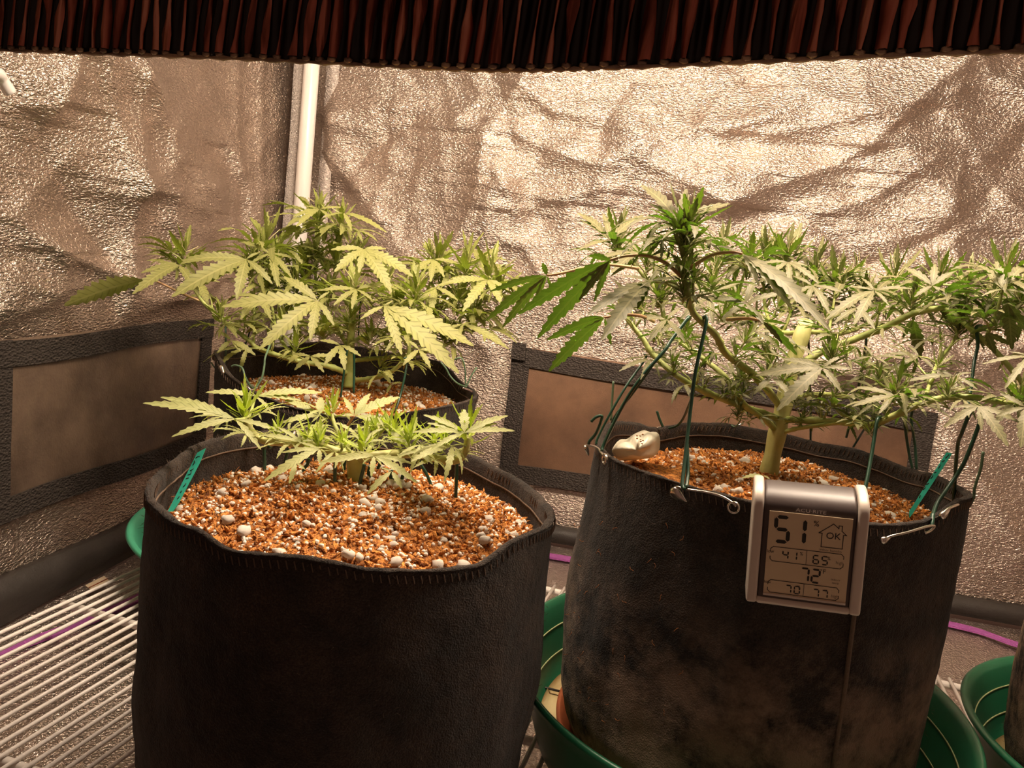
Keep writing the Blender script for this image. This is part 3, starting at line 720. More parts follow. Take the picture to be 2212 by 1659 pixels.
make_soil('R', 'orange-brown coir and perlite mix in the pot with the thermometer', 170, 1300, 1500, .0041, 2,
          lambda x, y: .05 if (x < .045 and y < .62) else .35 + .6*math.exp(-((x-.16)**2/.006)))
make_soil('B', 'coir and perlite mix in the back corner pot', 170, 1700, 1100, .0046, 3)
make_soil('X', 'potting mix in the pot at the right edge', 0, 60, 100, .005, 4)

def tray(name, cx, cy, z0, r, h, m, label, mfloor=None, ridges=True, rimw=.006):
    root = empty(name); rb = r*.88; t = .002
    def rad(k): return rb + (r-rb)*k
    prof = [(0.001, 0), (rb-.004, 0), (rb, .003)] + [(rad(k), .003 + (h-.003)*k) for k in (.25, .5, .75, .93)] + [(r, h-.004), (r+rimw*.7, h-.004), (r+rimw, h-.001), (r+rimw*.6, h+.0015), (r, h+.001)]
    inner = [(rad(k)-t, .003 + (h-.003)*k) for k in (.93, .75, .5, .25)] + [(rb-t, .004), (rb-.006, .0025), (.001, .0025)]
    mb = MB(); mb.lathe(prof + inner, (cx, cy, z0), 120); mb.build('tray_body', m, root)
    if mfloor:
        mb = MB(); mb.lathe([(.001, .0032), (rb-.012, .0034), (rb-.005, .0034), (rb-.003, .009)], (cx, cy, z0), 120); mb.build('tray_floor', mfloor, root)
    if ridges:
        for k in (.34, .68):
            mb = MB(); zz = .003 + (h-.003)*k; rr = rad(k) - t
            mb.tube([(cx + rr*math.cos(a), cy + rr*math.sin(a), z0 + zz) for a in np.linspace(0, 2*math.pi, 121)], .0008, 5, caps=False); mb.build('ridge', M['line'], root)
    seat(root, (cx, cy, z0)); return tag(root, label, 'plant tray')
TZ = RZ + .0022
tray('plant_tray', .108, .638, TZ, .180, .069, M['green_tray'], 'wide dark green plastic tray under the pot with the thermometer', M['tray_floor'], rimw=.004)
tray('plant_tray', .472, .640, TZ, .170, .067, M['green_tray'], 'dark green plastic tray cut off at the lower right corner', M['tray_floor'])
tray('plant_tray', -.374, .826, TZ, .172, .052, M['teal_tray'], 'bright green plastic tray peeking out behind the front pot', ridges=False)
sau = empty('saucer'); mb = MB(); mb.lathe([(.001, .0), (.130, .0), (.135, .003), (.1395, .010), (.142, .010), (.142, .0125), (.138, .0125), (.133, .0055), (.128, .004), (.001, .004)], (.108, .640, TZ + .0035), 120)
mb.build('saucer_dish', M['terra'], sau); seat(sau, (.108, .640, TZ)); tag(sau, 'thin terracotta coloured saucer between stained pot and green tray', 'saucer')
# pale bit of straw lying in the tray
p0, p1 = atZ(1148, 1478, TZ + .008), atZ(1212, 1494, TZ + .008)
mb = MB(); mb.tube([p0, p0.lerp(p1, .5), p1], .0011, 6); tag(mb.build('twig', M['band']), 'thin dark twig lying in the wide green tray', 'twig')

# ------------------------------------------------------------------ thermometer on the stained pot
def text_mesh(txt, size, m, name):
    cu = bpy.data.curves.new('t', 'FONT'); cu.body = txt; cu.size = size; cu.align_x = 'CENTER'; cu.align_y = 'CENTER'; cu.extrude = .0; cu.resolution_u = 3
    o = bpy.data.objects.new('t', cu); COL.objects.link(o); dg = bpy.context.evaluated_depsgraph_get(); dg.update()
    me = bpy.data.meshes.new_from_object(o.evaluated_get(dg)); bpy.data.objects.remove(o); me.materials.clear(); me.materials.append(m); me.name = name
    return me
def thermometer():
    cx, cy, R = POTS['R']
    pf = at_cyl(1735, 1190, cx, cy, R*1.015); phi = math.radians(-5)
    rt = Vector((math.cos(phi), math.sin(phi), 0)); out = Vector((math.sin(phi), -math.cos(phi), 0)); up = Vector((0, 0, 1))
    D = .024
    q3 = Matrix.Rotation(math.radians(5), 3, out); rt = q3 @ rt; up = q3 @ up
    cen = pf + out*(D + .012)
    dep = (cen - CAM).dot(_fw); s = dep*238/F_PX/math.cos(phi + YAW - .20)
    # where the face's centre projects: slide along the plane to the photograph's centre
    cen = at_plane(1742, 1206, cen, out); dep = (cen - CAM).dot(_fw)
    w = dep*234/F_PX*1.01; h = w*.985; top = w*.055
    root = empty('digital_thermometer')
    def P(u, v, d=0): return cen + rt*((u-.5)*w) + up*((.5-v)*h) + out*d
    def side(d_, z_): return None
    # profile in (depth back from face, height) for the sides: face up, rounded hood, back
    zt = h/2; prof = [(0, -h/2), (0, zt - .004), (.0012, zt + .001), (.004, zt + .0045), (.009, zt + .0075), (.016, zt + .0095), (D-.002, zt + .0105), (D, zt + .0085), (D, -h/2)]
    def extr(x0, x1, prof, name, m, grow=0, bev=True):
        mb = MB(); n = len(prof); vs_ = []
        xs = [x0, x1]
        for x in xs:
            for d_, z_ in prof: vs_.append(cen + rt*x - out*d_ + up*z_)
        fs = [(i, (i+1) % n, n+(i+1) % n, n+i) for i in range(n)] + [tuple(range(n-1, -1, -1)), tuple(range(n, 2*n))]
        mb.add(vs_, fs); o = mb.build(name, m, root, smooth=True)
        b = o.modifiers.new('b', 'BEVEL'); b.width = .0018; b.segments = 3; b.limit_method = 'ANGLE'; b.angle_limit = .9
        o.modifiers.new('wn', 'WEIGHTED_NORMAL'); return o
    sw = w*.098
    extr(-w/2, -w/2 + sw, prof, 'side_rail', M['grey']); extr(w/2 - sw, w/2, prof, 'side_rail', M['grey'])
    # dark centre body, set back a little under the rails
    inner = [(.0010, -h/2 + h*.055), (.0010, zt - .005), (.0022, zt - .0005), (.005, zt + .003), (.010, zt + .006), (.016, zt + .0078), (D-.003, zt + .0088), (D-.001, zt + .006), (D-.001, -h/2 + .006), (D-.004, -h/2 + h*.055)]
    extr(-w/2 + sw, w/2 - sw, inner, 'dark_casing', M['dark_plastic'])
    bar = [(0, -h/2), (0, -h/2 + h*.068), (.003, -h/2 + h*.072), (D-.002, -h/2 + h*.072), (D-.002, -h/2)]
    extr(-w/2 + sw*.9, w/2 - sw*.9, bar, 'bottom_rail', M['grey'])
    # display
    def quad(name, u0, v0, u1, v1, d, m, parent, th=.0004):
        mb = MB(); a = [P(u0, v0, d), P(u1, v0, d), P(u1, v1, d), P(u0, v1, d)]; b = [p - out*th for p in a]
        mb.add(a + b, [(3, 2, 1, 0), (4, 5, 6, 7)] + [(i, (i+1) % 4, 4+(i+1) % 4, 4+i) for i in range(4)]); return mb.build(name, m, parent, smooth=False)
    d0 = -.0004
    scr = quad('display', .150, .085, .865, .885, d0, M['lcd'], root)
    quad('display_sill', .150, .885, .865, .905, d0 + .0006, M['grey'], root, .0012)
    d1 = d0 + .00015
    def poly(mb, pts):
        a = [P(u, v, d1) for u, v in pts]; mb.add(a, [tuple(range(len(a)))])
    def line(mb, pts, t):
        for (a, b) in zip(pts[:-1], pts[1:]):
            dx, dy = b[0]-a[0], b[1]-a[1]; L = math.hypot(dx, dy); nx, ny = -dy/L*t/2, dx/L*t/2; ex, ey = dx/L*t/2, dy/L*t/2
            poly(mb, [(a[0]-ex+nx, a[1]-ey+ny), (b[0]+ex+nx, b[1]+ey+ny), (b[0]+ex-nx, b[1]+ey-ny), (a[0]-ex-nx, a[1]-ey-ny)])
    SEG = {'0': 'abcdef', '1': 'bc', '2': 'abged', '4': 'fgbc', '5': 'afgcd', '6': 'afgedc', '7': 'abc'}
    def digit(mb, ch, u, v, du, dv, t):
        g = t*.18; k = t/2
        S = {'a': ((u, v), (u+du, v)), 'b': ((u+du, v), (u+du, v+dv/2)), 'c': ((u+du, v+dv/2), (u+du, v+dv)), 'd': ((u, v+dv), (u+du, v+dv)), 'e': ((u, v+dv/2), (u, v+dv)), 'f': ((u, v), (u, v+dv/2)), 'g': ((u, v+dv/2), (u+du, v+dv/2))}
        for c in SEG[ch]:
            (x0, y0), (x1, y1) = S[c]
            if y0 == y1: poly(mb, [(x0+g, y0), (x0+k+g, y0-k), (x1-k-g, y0-k), (x1-g, y0), (x1-k-g, y0+k), (x0+k+g, y0+k)])
            else: poly(mb, [(x0, y0+g), (x0+k, y0+k+g), (x0+k, y1-k-g), (x0, y1-g), (x0-k, y1-k-g), (x0-k, y0+k+g)])
    def number(name, s_, u, v, du, dv, t, gap, m=M['lcd_ink']):
        mb = MB()
        for i, c in enumerate(s_): digit(mb, c, u + i*(du+gap), v, du, dv, t)
        return mb.build(name, m, scr, smooth=False)
    number('humidity_digits', '51', .215, .135, .110, .235, .034, .030)
    number('low_humidity_digits', '41', .295, .455, .045, .075, .012, .03)
    number('high_humidity_digits', '65', .560, .465, .045, .078, .012, .03)
    number('temperature_digits', '72', .465, .600, .065, .125, .018, .03)
    number('low_temperature_digits', '70', .345, .785, .045, .070, .011, .03)
    number('high_temperature_digits', '77', .585, .790, .045, .070, .011, .03)
    def txt(t, u, v, size, m=M['lcd_ink'], name='display_text', parent=scr, d=d1, sx=1):
        o = new_obj(name, text_mesh(t, size*h, m, name), parent)
        p = P(u, v, d); o.matrix_world = Matrix(((rt.x*sx, up.x, out.x, p.x), (rt.y*sx, up.y, out.y, p.y), (rt.z*sx, up.z, out.z, p.z), (0, 0, 0, 1)))
        return o
    txt('%', .560, .165, .075); txt('OK', .712, .265, .088); txt('%', .455, .465, .045); txt('%', .690, .480, .045); txt('°F', .650, .612, .060)
    txt('°F', .452, .790, .036); txt('°F', .690, .795, .036)
    txt('low', .185, .475, .042); txt('high', .785, .510, .042, M['lcd_pale']); txt('low', .180, .775, .042); txt('high', .770, .835, .040, M['lcd_pale'])
    txt('indoor humidity', .70, .402, .030, M['lcd_pale']); txt('indoor', .765, .675, .030, M['lcd_pale']); txt('temp', .765, .705, .030, M['lcd_pale'])
    lg = txt('ACU·RITE', .505, .052, .046, M['logo'], 'brand_lettering', root, -.0005 + .0002, 1.35)
    mb = MB(); line(mb, [(.615, .375), (.615, .245), (.588, .245), (.705, .148), (.752, .186), (.752, .160), (.780, .160), (.780, .208), (.822, .245), (.795, .245), (.795, .375), (.615, .375)], .007); mb.build('house_symbol', M['lcd_ink'], scr, smooth=False)
    for (v0, v1, u1) in ((.425, .565, .815), (.750, .872, .800)):
        mb = MB(); c = .022
        line(mb, [(.185, v0+.045), (.185, v0+c), (.185+c, v0), (u1-c, v0), (u1, v0+c), (u1, v0+.045)], .006)
        line(mb, [(.185, v1-.045), (.185, v1-c), (.185+c, v1), (u1-c, v1), (u1, v1-c), (u1, v1-.045)], .006)
        line(mb, [(.50, v0), (.50, v1)], .004); mb.build('frame_line', M['lcd_ink'], scr, smooth=False)
    # clip that grips the pot rim from behind
    q = P(.5, 0, -D); rimz = RIMZ['R'](math.atan2(q.y-cy, q.x-cx))
    mb = MB(); back = Vector((cx, cy, 0)) - Vector((q.x, q.y, 0)); back = back.normalized(); b0 = Vector((q.x, q.y, 0)) - out*0
    pts = [P(.5, .2, -D), P(.5, .0, -D-.001), Vector((q.x, q.y, max(q.z, rimz + .004))) + back*.003, Vector((q.x, q.y, rimz + .005)) + back*.010, Vector((q.x, q.y, rimz - .015)) + back*.013]
    mb.tube(catmull(pts, 4), .0016, 8); mb.build('hook', M['grey'], root)
    for o in root.children_recursive:
        if o.matrix_world != Matrix.Identity(4) and o.type == 'MESH': pass
    base = P(.5, 1, -D/2); root.location = base
    for c in root.children:
        c.matrix_parent_inverse = Matrix.Translation(-base)
    tag(root, 'silver and dark digital thermometer showing 51% hung on the pot', 'thermometer')
thermometer()

# ------------------------------------------------------------------ safety pins, wires, tags, white lump
def on_pot(px, py, key='R', lift=.0035, far=False):
    cx, cy, R = POTS[key]; return at_cyl(px, py, cx, cy, R*1.004 + lift, far)
def safety_pin(path, head, coil, label, key='R', far=False, rc=.0035):
    root = empty('safety_pin'); P = [on_pot(*p, key=key, far=far) for p in path]
    mb = MB(); mb.tube(catmull(P, 6), .0009, 8); mb.build('pin_wire', M['steel'], root)
    if coil:
        c = on_pot(*coil, key=key, far=far); n = Vector((c.x-POTS[key][0], c.y-POTS[key][1], 0)).normalized(); t = n.cross(Vector((0, 0, 1)))
        mb = MB(); mb.tube([c + t*rc*math.cos(a) + Vector((0, 0, 1))*rc*math.sin(a) + n*.0008*a/6 for a in np.linspace(0, 2*math.pi*1.6, 34)], .0008, 8); mb.build('coil', M['steel'], root)
    if head:
        a, b = on_pot(*head[0], key=key, far=far), on_pot(*head[1], key=key, far=far); n = Vector((a.x-POTS[key][0], a.y-POTS[key][1], 0)).normalized()
        ax = (b-a); L = ax.length; ax.normalize(); sd = n.cross(ax); mb = MB(); vs_ = []; m_ = 14
        wds = [.55, .95, 1.0, .95, .8, .62, .42, .25, .08]
        for i, wv in enumerate(wds):
            for k_ in range(m_):
                th = 2*math.pi*k_/m_; vs_.append(a + ax*L*i/(len(wds)-1) + sd*head[2]*wv*math.cos(th) + n*.0020*wv**.5*math.sin(th))
        fs = [(i*m_+k_, i*m_+(k_+1) % m_, (i+1)*m_+(k_+1) % m_, (i+1)*m_+k_) for i in range(len(wds)-1) for k_ in range(m_)] + [tuple(range(m_-1, -1, -1)), tuple((len(wds)-1)*m_+k_ for k_ in range(m_))]
        mb.add(vs_, fs); mb.build('cap', M['steel'], root)
    seat(root, P[0]); return tag(root, label, 'safety pin', 'safety pins on the stained pot' if key == 'R' else None)
safety_pin([(1452, 1060), (1462, 1052), (1485, 1057), (1530, 1064), (1560, 1073), (1582, 1086), (1590, 1094)], ((1450, 1058), (1484, 1084), .0042), (1585, 1096), 'long steel safety pin through the pot rim left of the thermometer')
safety_pin([(1908, 1166), (1925, 1158), (1960, 1150), (2000, 1138), (2018, 1136), (2010, 1146), (1998, 1152)], ((1902, 1170), (1924, 1160), .0026), None, 'steel safety pin slanting up through the pot rim right of the thermometer')
safety_pin([(1266, 962), (1280, 963), (1292, 969), (1300, 980), (1310, 992), (1306, 999)], ((1265, 962), (1271, 984), .0030), (1308, 992), 'bent steel safety pin at the left end of the stained pot rim')
safety_pin([(2036, 1108), (2050, 1098), (2064, 1092), (2070, 1090)], ((2032, 1118), (2052, 1098), .0028), None, 'short bright safety pin at the right end of the stained pot rim')
safety_pin([(1410, 928), (1425, 923), (1450, 922), (1468, 926)], None, None, 'pale safety pin along the far left rim of the stained pot', far=True)
safety_pin([(1968, 1016), (1985, 1018), (2000, 1022), (2016, 1030)], None, None, 'pale safety pin along the far right rim of the stained pot', far=True)
safety_pin([(1578, 918), (1590, 920), (1606, 914)], None, None, 'small pale safety pin on the far rim behind the thick stem', far=True)
safety_pin([(478, 790), (480, 800), (483, 806)], ((477, 790), (484, 806), .0022), None, 'tiny safety pin on the left rim of the back pot', key='B')
safety_pin([(533, 838), (545, 842), (556, 838)], ((532, 836), (546, 846), .0022), None, 'small steel safety pin on the front rim of the back pot', key='B')
safety_pin([(1000, 838), (1012, 842), (1020, 846)], None, None, 'small pale safety pin on the right rim of the back pot', key='B')

def wire(pts, label, r=.0011, m='wire', grp=None, n=5):
    P = [at(*p) for p in pts]; mb = MB(); mb.tube(catmull(P, n), r, 8)
    return tag(mb.build('plant_wire', M[m]), label, 'wire', grp)
# --- ties from the stained pot's rim to the bent branches: (px, py, Y)
G1 = 'green training wires of the big plant'
wire([(1518, 688, .548), (1526, 694, .545), (1502, 805, .535), (1489, 906, .527), (1480, 990, .512), (1474, 1046, .5), (1480, 1056, .497)], 'green wire from the tall front shoot down to the long safety pin', .00125, grp=G1)
wire([(1484, 960, .52), (1486, 1020, .508), (1482, 1054, .498)], 'second strand of green wire looped through the long safety pin', .0012, grp=G1)
wire([(1489, 683, .60), (1450, 735, .59), (1435, 758, .585), (1388, 812, .58), (1347, 873, .58), (1307, 954, .578), (1300, 974, .575)], 'pale green wire slanting down to the bent left safety pin', .0013, grp=G1)
wire([(1392, 766, .62), (1394, 775, .62), (1354, 832, .605), (1320, 890, .595), (1292, 945, .59), (1288, 960, .588)], 'thin dark wire left of the slanting pale wire', .0010, grp=G1)
wire([(1430, 760, .60), (1370, 845, .595), (1335, 890, .60), (1322, 912, .61)], 'short green wire between the two slanting wires', .0010, grp=G1)
wire([(1277, 911, .60), (1286, 902, .60), (1297, 898, .60), (1300, 904, .60), (1288, 935, .60), (1274, 952, .60), (1272, 960, .60)], 'hooked green wire end on the left rim of the stained pot', .0012, grp=G1)
wire([(1325, 824, .69), (1322, 870, .69), (1320, 908, .69)], 'short pale upright wire end above the left rim', .0010, 'wire_light', G1)
wire([(1536, 761, .62), (1518, 800, .64), (1506, 825, .66), (1489, 873, .69), (1475, 905, .72), (1462, 920, .735), (1445, 925, .745)], 'green wire curving down behind the front wire to the far rim', .0011, grp=G1)
wire([(1419, 888, .74), (1425, 906, .74), (1432, 922, .74)], 'short green wire stub on the far left rim', .0012, grp=G1)
wire([(1905, 902, .585), (1896, 905, .58), (1891, 930, .575), (1882, 988, .565), (1872, 1040, .555), (1866, 1066, .55)], 'dark green hooked wire entering the soil right of the thermometer', .0013, grp=G1)
wire([(2112, 878, .58), (2095, 894, .58), (2078, 935, .585), (2069, 961, .60), (2064, 1020, .62), (2060, 1082, .63)], 'green wire dropping straight to the right end of the pot rim', .0013, grp=G1)
wire([(2119, 880, .56), (2116, 912, .56), (2106, 942, .56), (2085, 995, .56), (2065, 1029, .56), (2040, 1065, .555), (2023, 1090, .55), (2012, 1125, .535), (2008, 1136, .53)], 'long dark green wire sweeping down to the right safety pin', .0014, grp=G1)
wire([(2015, 1110, .535), (2014, 1128, .53), (2012, 1138, .528)], 'short green wire loop standing at the right safety pin', .0013, grp=G1)
wire([(2124, 976, .60), (2119, 1010, .60), (2106, 1052, .60), (2103, 1075, .60), (2092, 1094, .60), (2072, 1101, .60)], 'pale green curved wire end outside the right rim', .0011, 'wire_light', G1)
wire([(2120, 704, .64), (2110, 706, .635), (2110, 718, .633), (2112, 746, .63), (2104, 785, .625), (2098, 835, .61), (2090, 880, .60)], 'dark green wire hooked over the high right branch', .0013, grp=G1)
wire([(1860, 726, .72), (1871, 730, .715), (1868, 760, .72), (1862, 795, .725), (1851, 852, .735), (1840, 900, .745), (1828, 945, .755)], 'dark wire behind the leaves right of the pale thick stem', .0011, grp=G1)
wire([(1744, 722, .68), (1746, 730, .68), (1750, 837, .72), (1751, 905, .75), (1751, 952, .77)], 'straight dark wire just right of the pale thick stem', .0010, grp=G1)
wire([(1984, 835, .70), (1982, 850, .70), (1969, 897, .71), (1972, 930, .71), (1977, 965, .71), (1980, 1014, .705)], 'green wire down to the far right rim, right strand of two', .0012, grp=G1)
wire([(1952, 890, .70), (1954, 915, .71), (1963, 975, .715), (1972, 1016, .71)], 'green wire down to the far right rim, left strand of two', .0012, grp=G1)
wire([(1868, 925, .74), (1856, 945, .755), (1843, 966, .765)], 'short slanting dark wire at the far rim of the stained pot', .0010, grp=G1)
wire([(1605, 885, .72), (1598, 910, .75), (1588, 922, .765), (1580, 918, .77)], 'thin pale wire behind the thick stem at the far rim', .0007, 'wire_light', G1)
# --- back pot
G2 = 'green training wires of the back plant'
wire([(487, 700, .80), (488, 748, .79), (486, 780, .78), (480, 798, .77)], 'short green wire at the left rim of the back pot', .0011, grp=G2)
wire([(456, 783, .78), (466, 796, .775), (478, 800, .77)], 'tiny pale wire end poking out left of the back pot', .0008, 'wire_light', G2)
wire([(586, 730, .79), (584, 742, .785), (573, 772, .765), (571, 790, .76), (566, 815, .745), (553, 836, .73), (543, 836, .73), (530, 815, .74), (523, 795, .745), (508, 789, .75), (500, 792, .75)], 'pale green wire bent in a loop over the back pot rim', .0011, 'wire_light', G2)
wire([(750, 756, .80), (747, 775, .80), (741, 820, .80), (736, 858, .795)], 'dark green wire stake left of the back plant stem', .0012, grp=G2)
wire([(758, 762, .80), (764, 762, .80), (765, 790, .80), (764, 850, .795)], 'dark green hooked stake right of the back plant stem', .0012, grp=G2)
wire([(872, 774, .80), (880, 776, .80), (877, 800, .79), (866, 850, .78), (853, 892, .765)], 'dark green stake slanting into the right of the back pot', .0012, grp=G2)
wire([(952, 782, .83), (964, 797, .83), (972, 812, .83), (988, 828, .83), (1008, 836, .84)], 'pale green wire dipping to the right rim of the back pot', .0010, 'wire_light', G2)
wire([(982, 777, .84), (992, 773, .84), (1000, 778, .84), (1005, 800, .84), (1007, 834, .84), (1018, 812, .845), (1030, 794, .85)], 'pale green wire hook standing on the right rim of the back pot', .0009, 'wire_light', G2)
wire([(555, 660, .86), (548, 690, .87), (540, 715, .88), (530, 745, .89)], 'dark wire behind the left branch of the back plant', .0009, grp=G2)
wire([(780, 640, .92), (776, 690, .93), (774, 730, .95)], 'dark upright wire behind the middle of the back plant', .0009, grp=G2)
# --- the small plant's stakes: (top px, top py, bottom px, bottom py)
stakes = [(571, 965, 572, 1030, .525), (624, 955, 609, 1037, .525), (664, 992, 649, 1034, .54), (724, 990, 723, 1058, .50), (745, 985, 742, 1034, .56), (784, 1005, 775, 1064, .49), (796, 1010, 806, 1048, .52), (820, 992, 813, 1034, .56), (843, 1018, 857, 1053, .50), (869, 1020, 866, 1058, .50), (905, 985, 942, 1072, .48), (987, 985, 984, 1090, .47)]
names = ['first', 'second', 'third', 'fourth', 'fifth', 'sixth', 'seventh', 'eighth', 'ninth', 'tenth', 'eleventh']
for i, (x0, y0, x1, y1, Y) in enumerate(stakes):
    b = at(x1, y1, Y); zt = float(soil_z('L', b.x, b.y))
    # slide the foot along its ray until it meets the soil
    for _ in range(8):
        d = ray(x1, y1); Y = ((zt - .004) - CAMZ)/d.z*d.y; b = at(x1, y1, Y); zt = float(soil_z('L', b.x, b.y))
    hook = [(x0 + 14, y0 + 2, Y - .006), (x0 + 8, y0 - 4, Y - .004), (x0 + 1, y0 + 2, Y)] if i in (0, 10, 11) else [(x0 + 3, y0 - 2, Y)]
    lab = 'green hooked wire stake under the right end of the small plant' if i == 11 else names[i] + ' dark wire stake from the left under the small plant'
    wire(hook + [(x0, y0 + 12, Y), (x0*.5 + x1*.5, y0*.5 + y1*.5, Y), (x1, y1 + 8, Y)], lab, .0013, grp='wire stakes of the small plant')
p = at(633, 952, .505); mb = MB(); mb.tube(catmull([p + Vector((-.002, 0, -.005)), p + Vector((0, -.004, 0)), p + Vector((.001, -.004, .003)), p + Vector((0, .002, .006))], 5), .0012, 8)
tag(mb.build('wire_staple', M['steel']), 'bright wire loop over the left branch of the small plant', 'wire')

def plant_tag(corners, Y, label, strokes, key):
    root = empty('plant_tag'); n = Vector((.15, -.75, .62)).normalized(); B0 = at(corners[-1][0], corners[-1][1], Y); P = [at_plane(x, y, B0, n) for x, y in corners]
    if n.y > 0: n = -n
    mb = MB(); a = P; b = [p - n*.0008 for p in P]
    mb.add(a + b, [tuple(range(len(a))), tuple(range(2*len(a)-1, len(a)-1, -1))] + [(i, (i+1) % len(a), len(a)+(i+1) % len(a), len(a)+i) for i in range(len(a))]); mb.build('tag_blade', M['tagmat'], root, smooth=False)
    for st in strokes:
        mb = MB(); mb.tube([at_plane(x, y, P[0], n) + n*.0001 for x, y in st], .00035, 4); mb.build('pen_mark', M['ink'], root)
    seat(root, P[-1]); return tag(root, label, 'plant tag')
plant_tag([(426, 978), (444, 968), (431, 1000), (386, 1086), (368, 1112), (360, 1116), (362, 1105)], .452, 'teal plastic plant tag stuck in the left of the front pot',
          [[(423, 990), (428, 986), (432, 986)], [(417, 1005), (421, 999), (420, 995)], [(411, 1017), (416, 1014), (418, 1012)], [(406, 1026), (412, 1024), (414, 1018)], [(402, 1034), (408, 1032)], [(396, 1052), (400, 1048), (402, 1044)], [(390, 1064), (393, 1060)], [(384, 1078), (388, 1072)]], 'L')
plant_tag([(2045, 977), (2057, 980), (1970, 1112), (1965, 1118), (1965, 1104)], .60, 'teal plastic plant tag with pen marks leaning in the stained pot',
          [[(2042, 990), (2048, 984), (2049, 982)], [(2035, 998), (2040, 994)], [(2026, 1012), (2031, 1006), (2030, 1003)], [(2018, 1022), (2022, 1020)], [(2010, 1034), (2014, 1030), (2015, 1026)], [(2001, 1047), (2006, 1044)], [(1994, 1058), (1998, 1054), (1997, 1050)], [(1985, 1076), (1988, 1070)]], 'R')

# white waxy lump on the stained pot's soil
def lump():
    root = empty('white_lump'); Y = .60
    out = [(1318, 975), (1322, 962), (1336, 953), (1350, 950), (1358, 946), (1372, 936), (1380, 932), (1392, 932), (1402, 930), (1416, 932), (1426, 940), (1429, 956), (1426, 978), (1400, 992), (1350, 998), (1328, 992)]
    c = at(1375, 965, Y); mb = MB(); rings = []
    P0 = [at(x, y, Y) for x, y in out]
    for k, (s, dy) in enumerate(((.25, -.016), (.62, -.013), (.9, -.006), (1.0, .0), (.9, .008), (.6, .014), (.2, .017))):
        rings.append([c + (p - c)*s + Vector((0, dy + .006*math.sin(i*1.7 + k)*s, .0022*math.sin(i*2.3 + k*1.1))) for i, p in enumerate(P0)])
    n = len(P0); vs_ = [p for r in rings for p in r]
    fs = [(k*n+i, k*n+(i+1) % n, (k+1)*n+(i+1) % n, (k+1)*n+i) for k in range(len(rings)-1) for i in range(n)] + [tuple(range(n-1, -1, -1)), tuple((len(rings)-1)*n+i for i in range(n))]
    mb.add(vs_, fs); o = mb.build('lump_body', M['white_lump'], root); ss = o.modifiers.new('s', 'SUBSURF'); ss.levels = 1; ss.render_levels = 1
    mb = MB(); r_ = random.Random(5)
    for i in range(9):
        q = at(1383 + r_.uniform(-7, 7), 948 + r_.uniform(-12, 12), Y - .0155); mb.add([q + v*.0007 for v in ROCK_LO[i % 5][0]], ROCK_LO[i % 5][1])
    tag(mb.build('soil_speck', M['fiber'], root), kind='stuff')
    seat(root, c - Vector((0, 0, .01))); tag(root, 'creamy white waxy lump lying at the left of the stained pot', 'lump')
lump()

# ------------------------------------------------------------------ plants
def blade(mb, C, T, n, width, bow=.08, fold=.18, teeth=9, base=.06, rr=None, lift=0.0, curl=0.0):
    """one serrated leaflet from C to T; n = side the upper face looks to"""
    C, T = Vector(C), Vector(T); ax = T - C; L = ax.length
    if L < 1e-5: return
    ax.normalize(); s = ax.cross(n)
    s = s.normalized() if s.length > 1e-5 else ax.orthogonal().normalized()
    nn = s.cross(ax).normalized()
    W = width*L; st = []
    for k in range(teeth):
        t = base + (1-base)*(k/teeth); st.append((t, .72)); st.append((t + (1-base)/teeth*.62, 1.08))
    st.append((1.0, 0.0))
    vs_ = [C]; uv = [(.5, 0)]
    for i, (t, k) in enumerate(st):
        prof = (max(t-base*.5, 0)**.75)*((1-t)**.85)*2.55
        w = W*.5*prof*k
        b = bow*L*math.sin(math.pi*min(t, 1)**.9) - curl*L*max(0, t-.6)**2*2.5
        ruf = .05*w*(1 if (i//2) % 2 else -1)
        m_ = C + ax*(t*L) + nn*b
        if i == len(st)-1: vs_.append(m_); uv.append((.5, 1)); continue
        e = .10*L/teeth*(1 if k > 1 else 0)
        vs_ += [m_ - s*w + nn*(fold*w + ruf) + ax*e, m_, m_ + s*w + nn*(fold*w - ruf) + ax*e]; uv += [(0.0 if k > 1 else .08, t), (.5, t), (1.0 if k > 1 else .92, t)]
    fs = [(0, 2, 1), (0, 3, 2)]
    for i in range(len(st)-2):
        a = 1 + i*3; fs += [(a, a+1, a+4, a+3), (a+1, a+2, a+5, a+4)]
    a = 1 + (len(st)-2)*3; tip = a + 3; fs += [(a, a+1, tip), (a+1, a+2, tip)]
    mb.add(vs_, fs, uv)

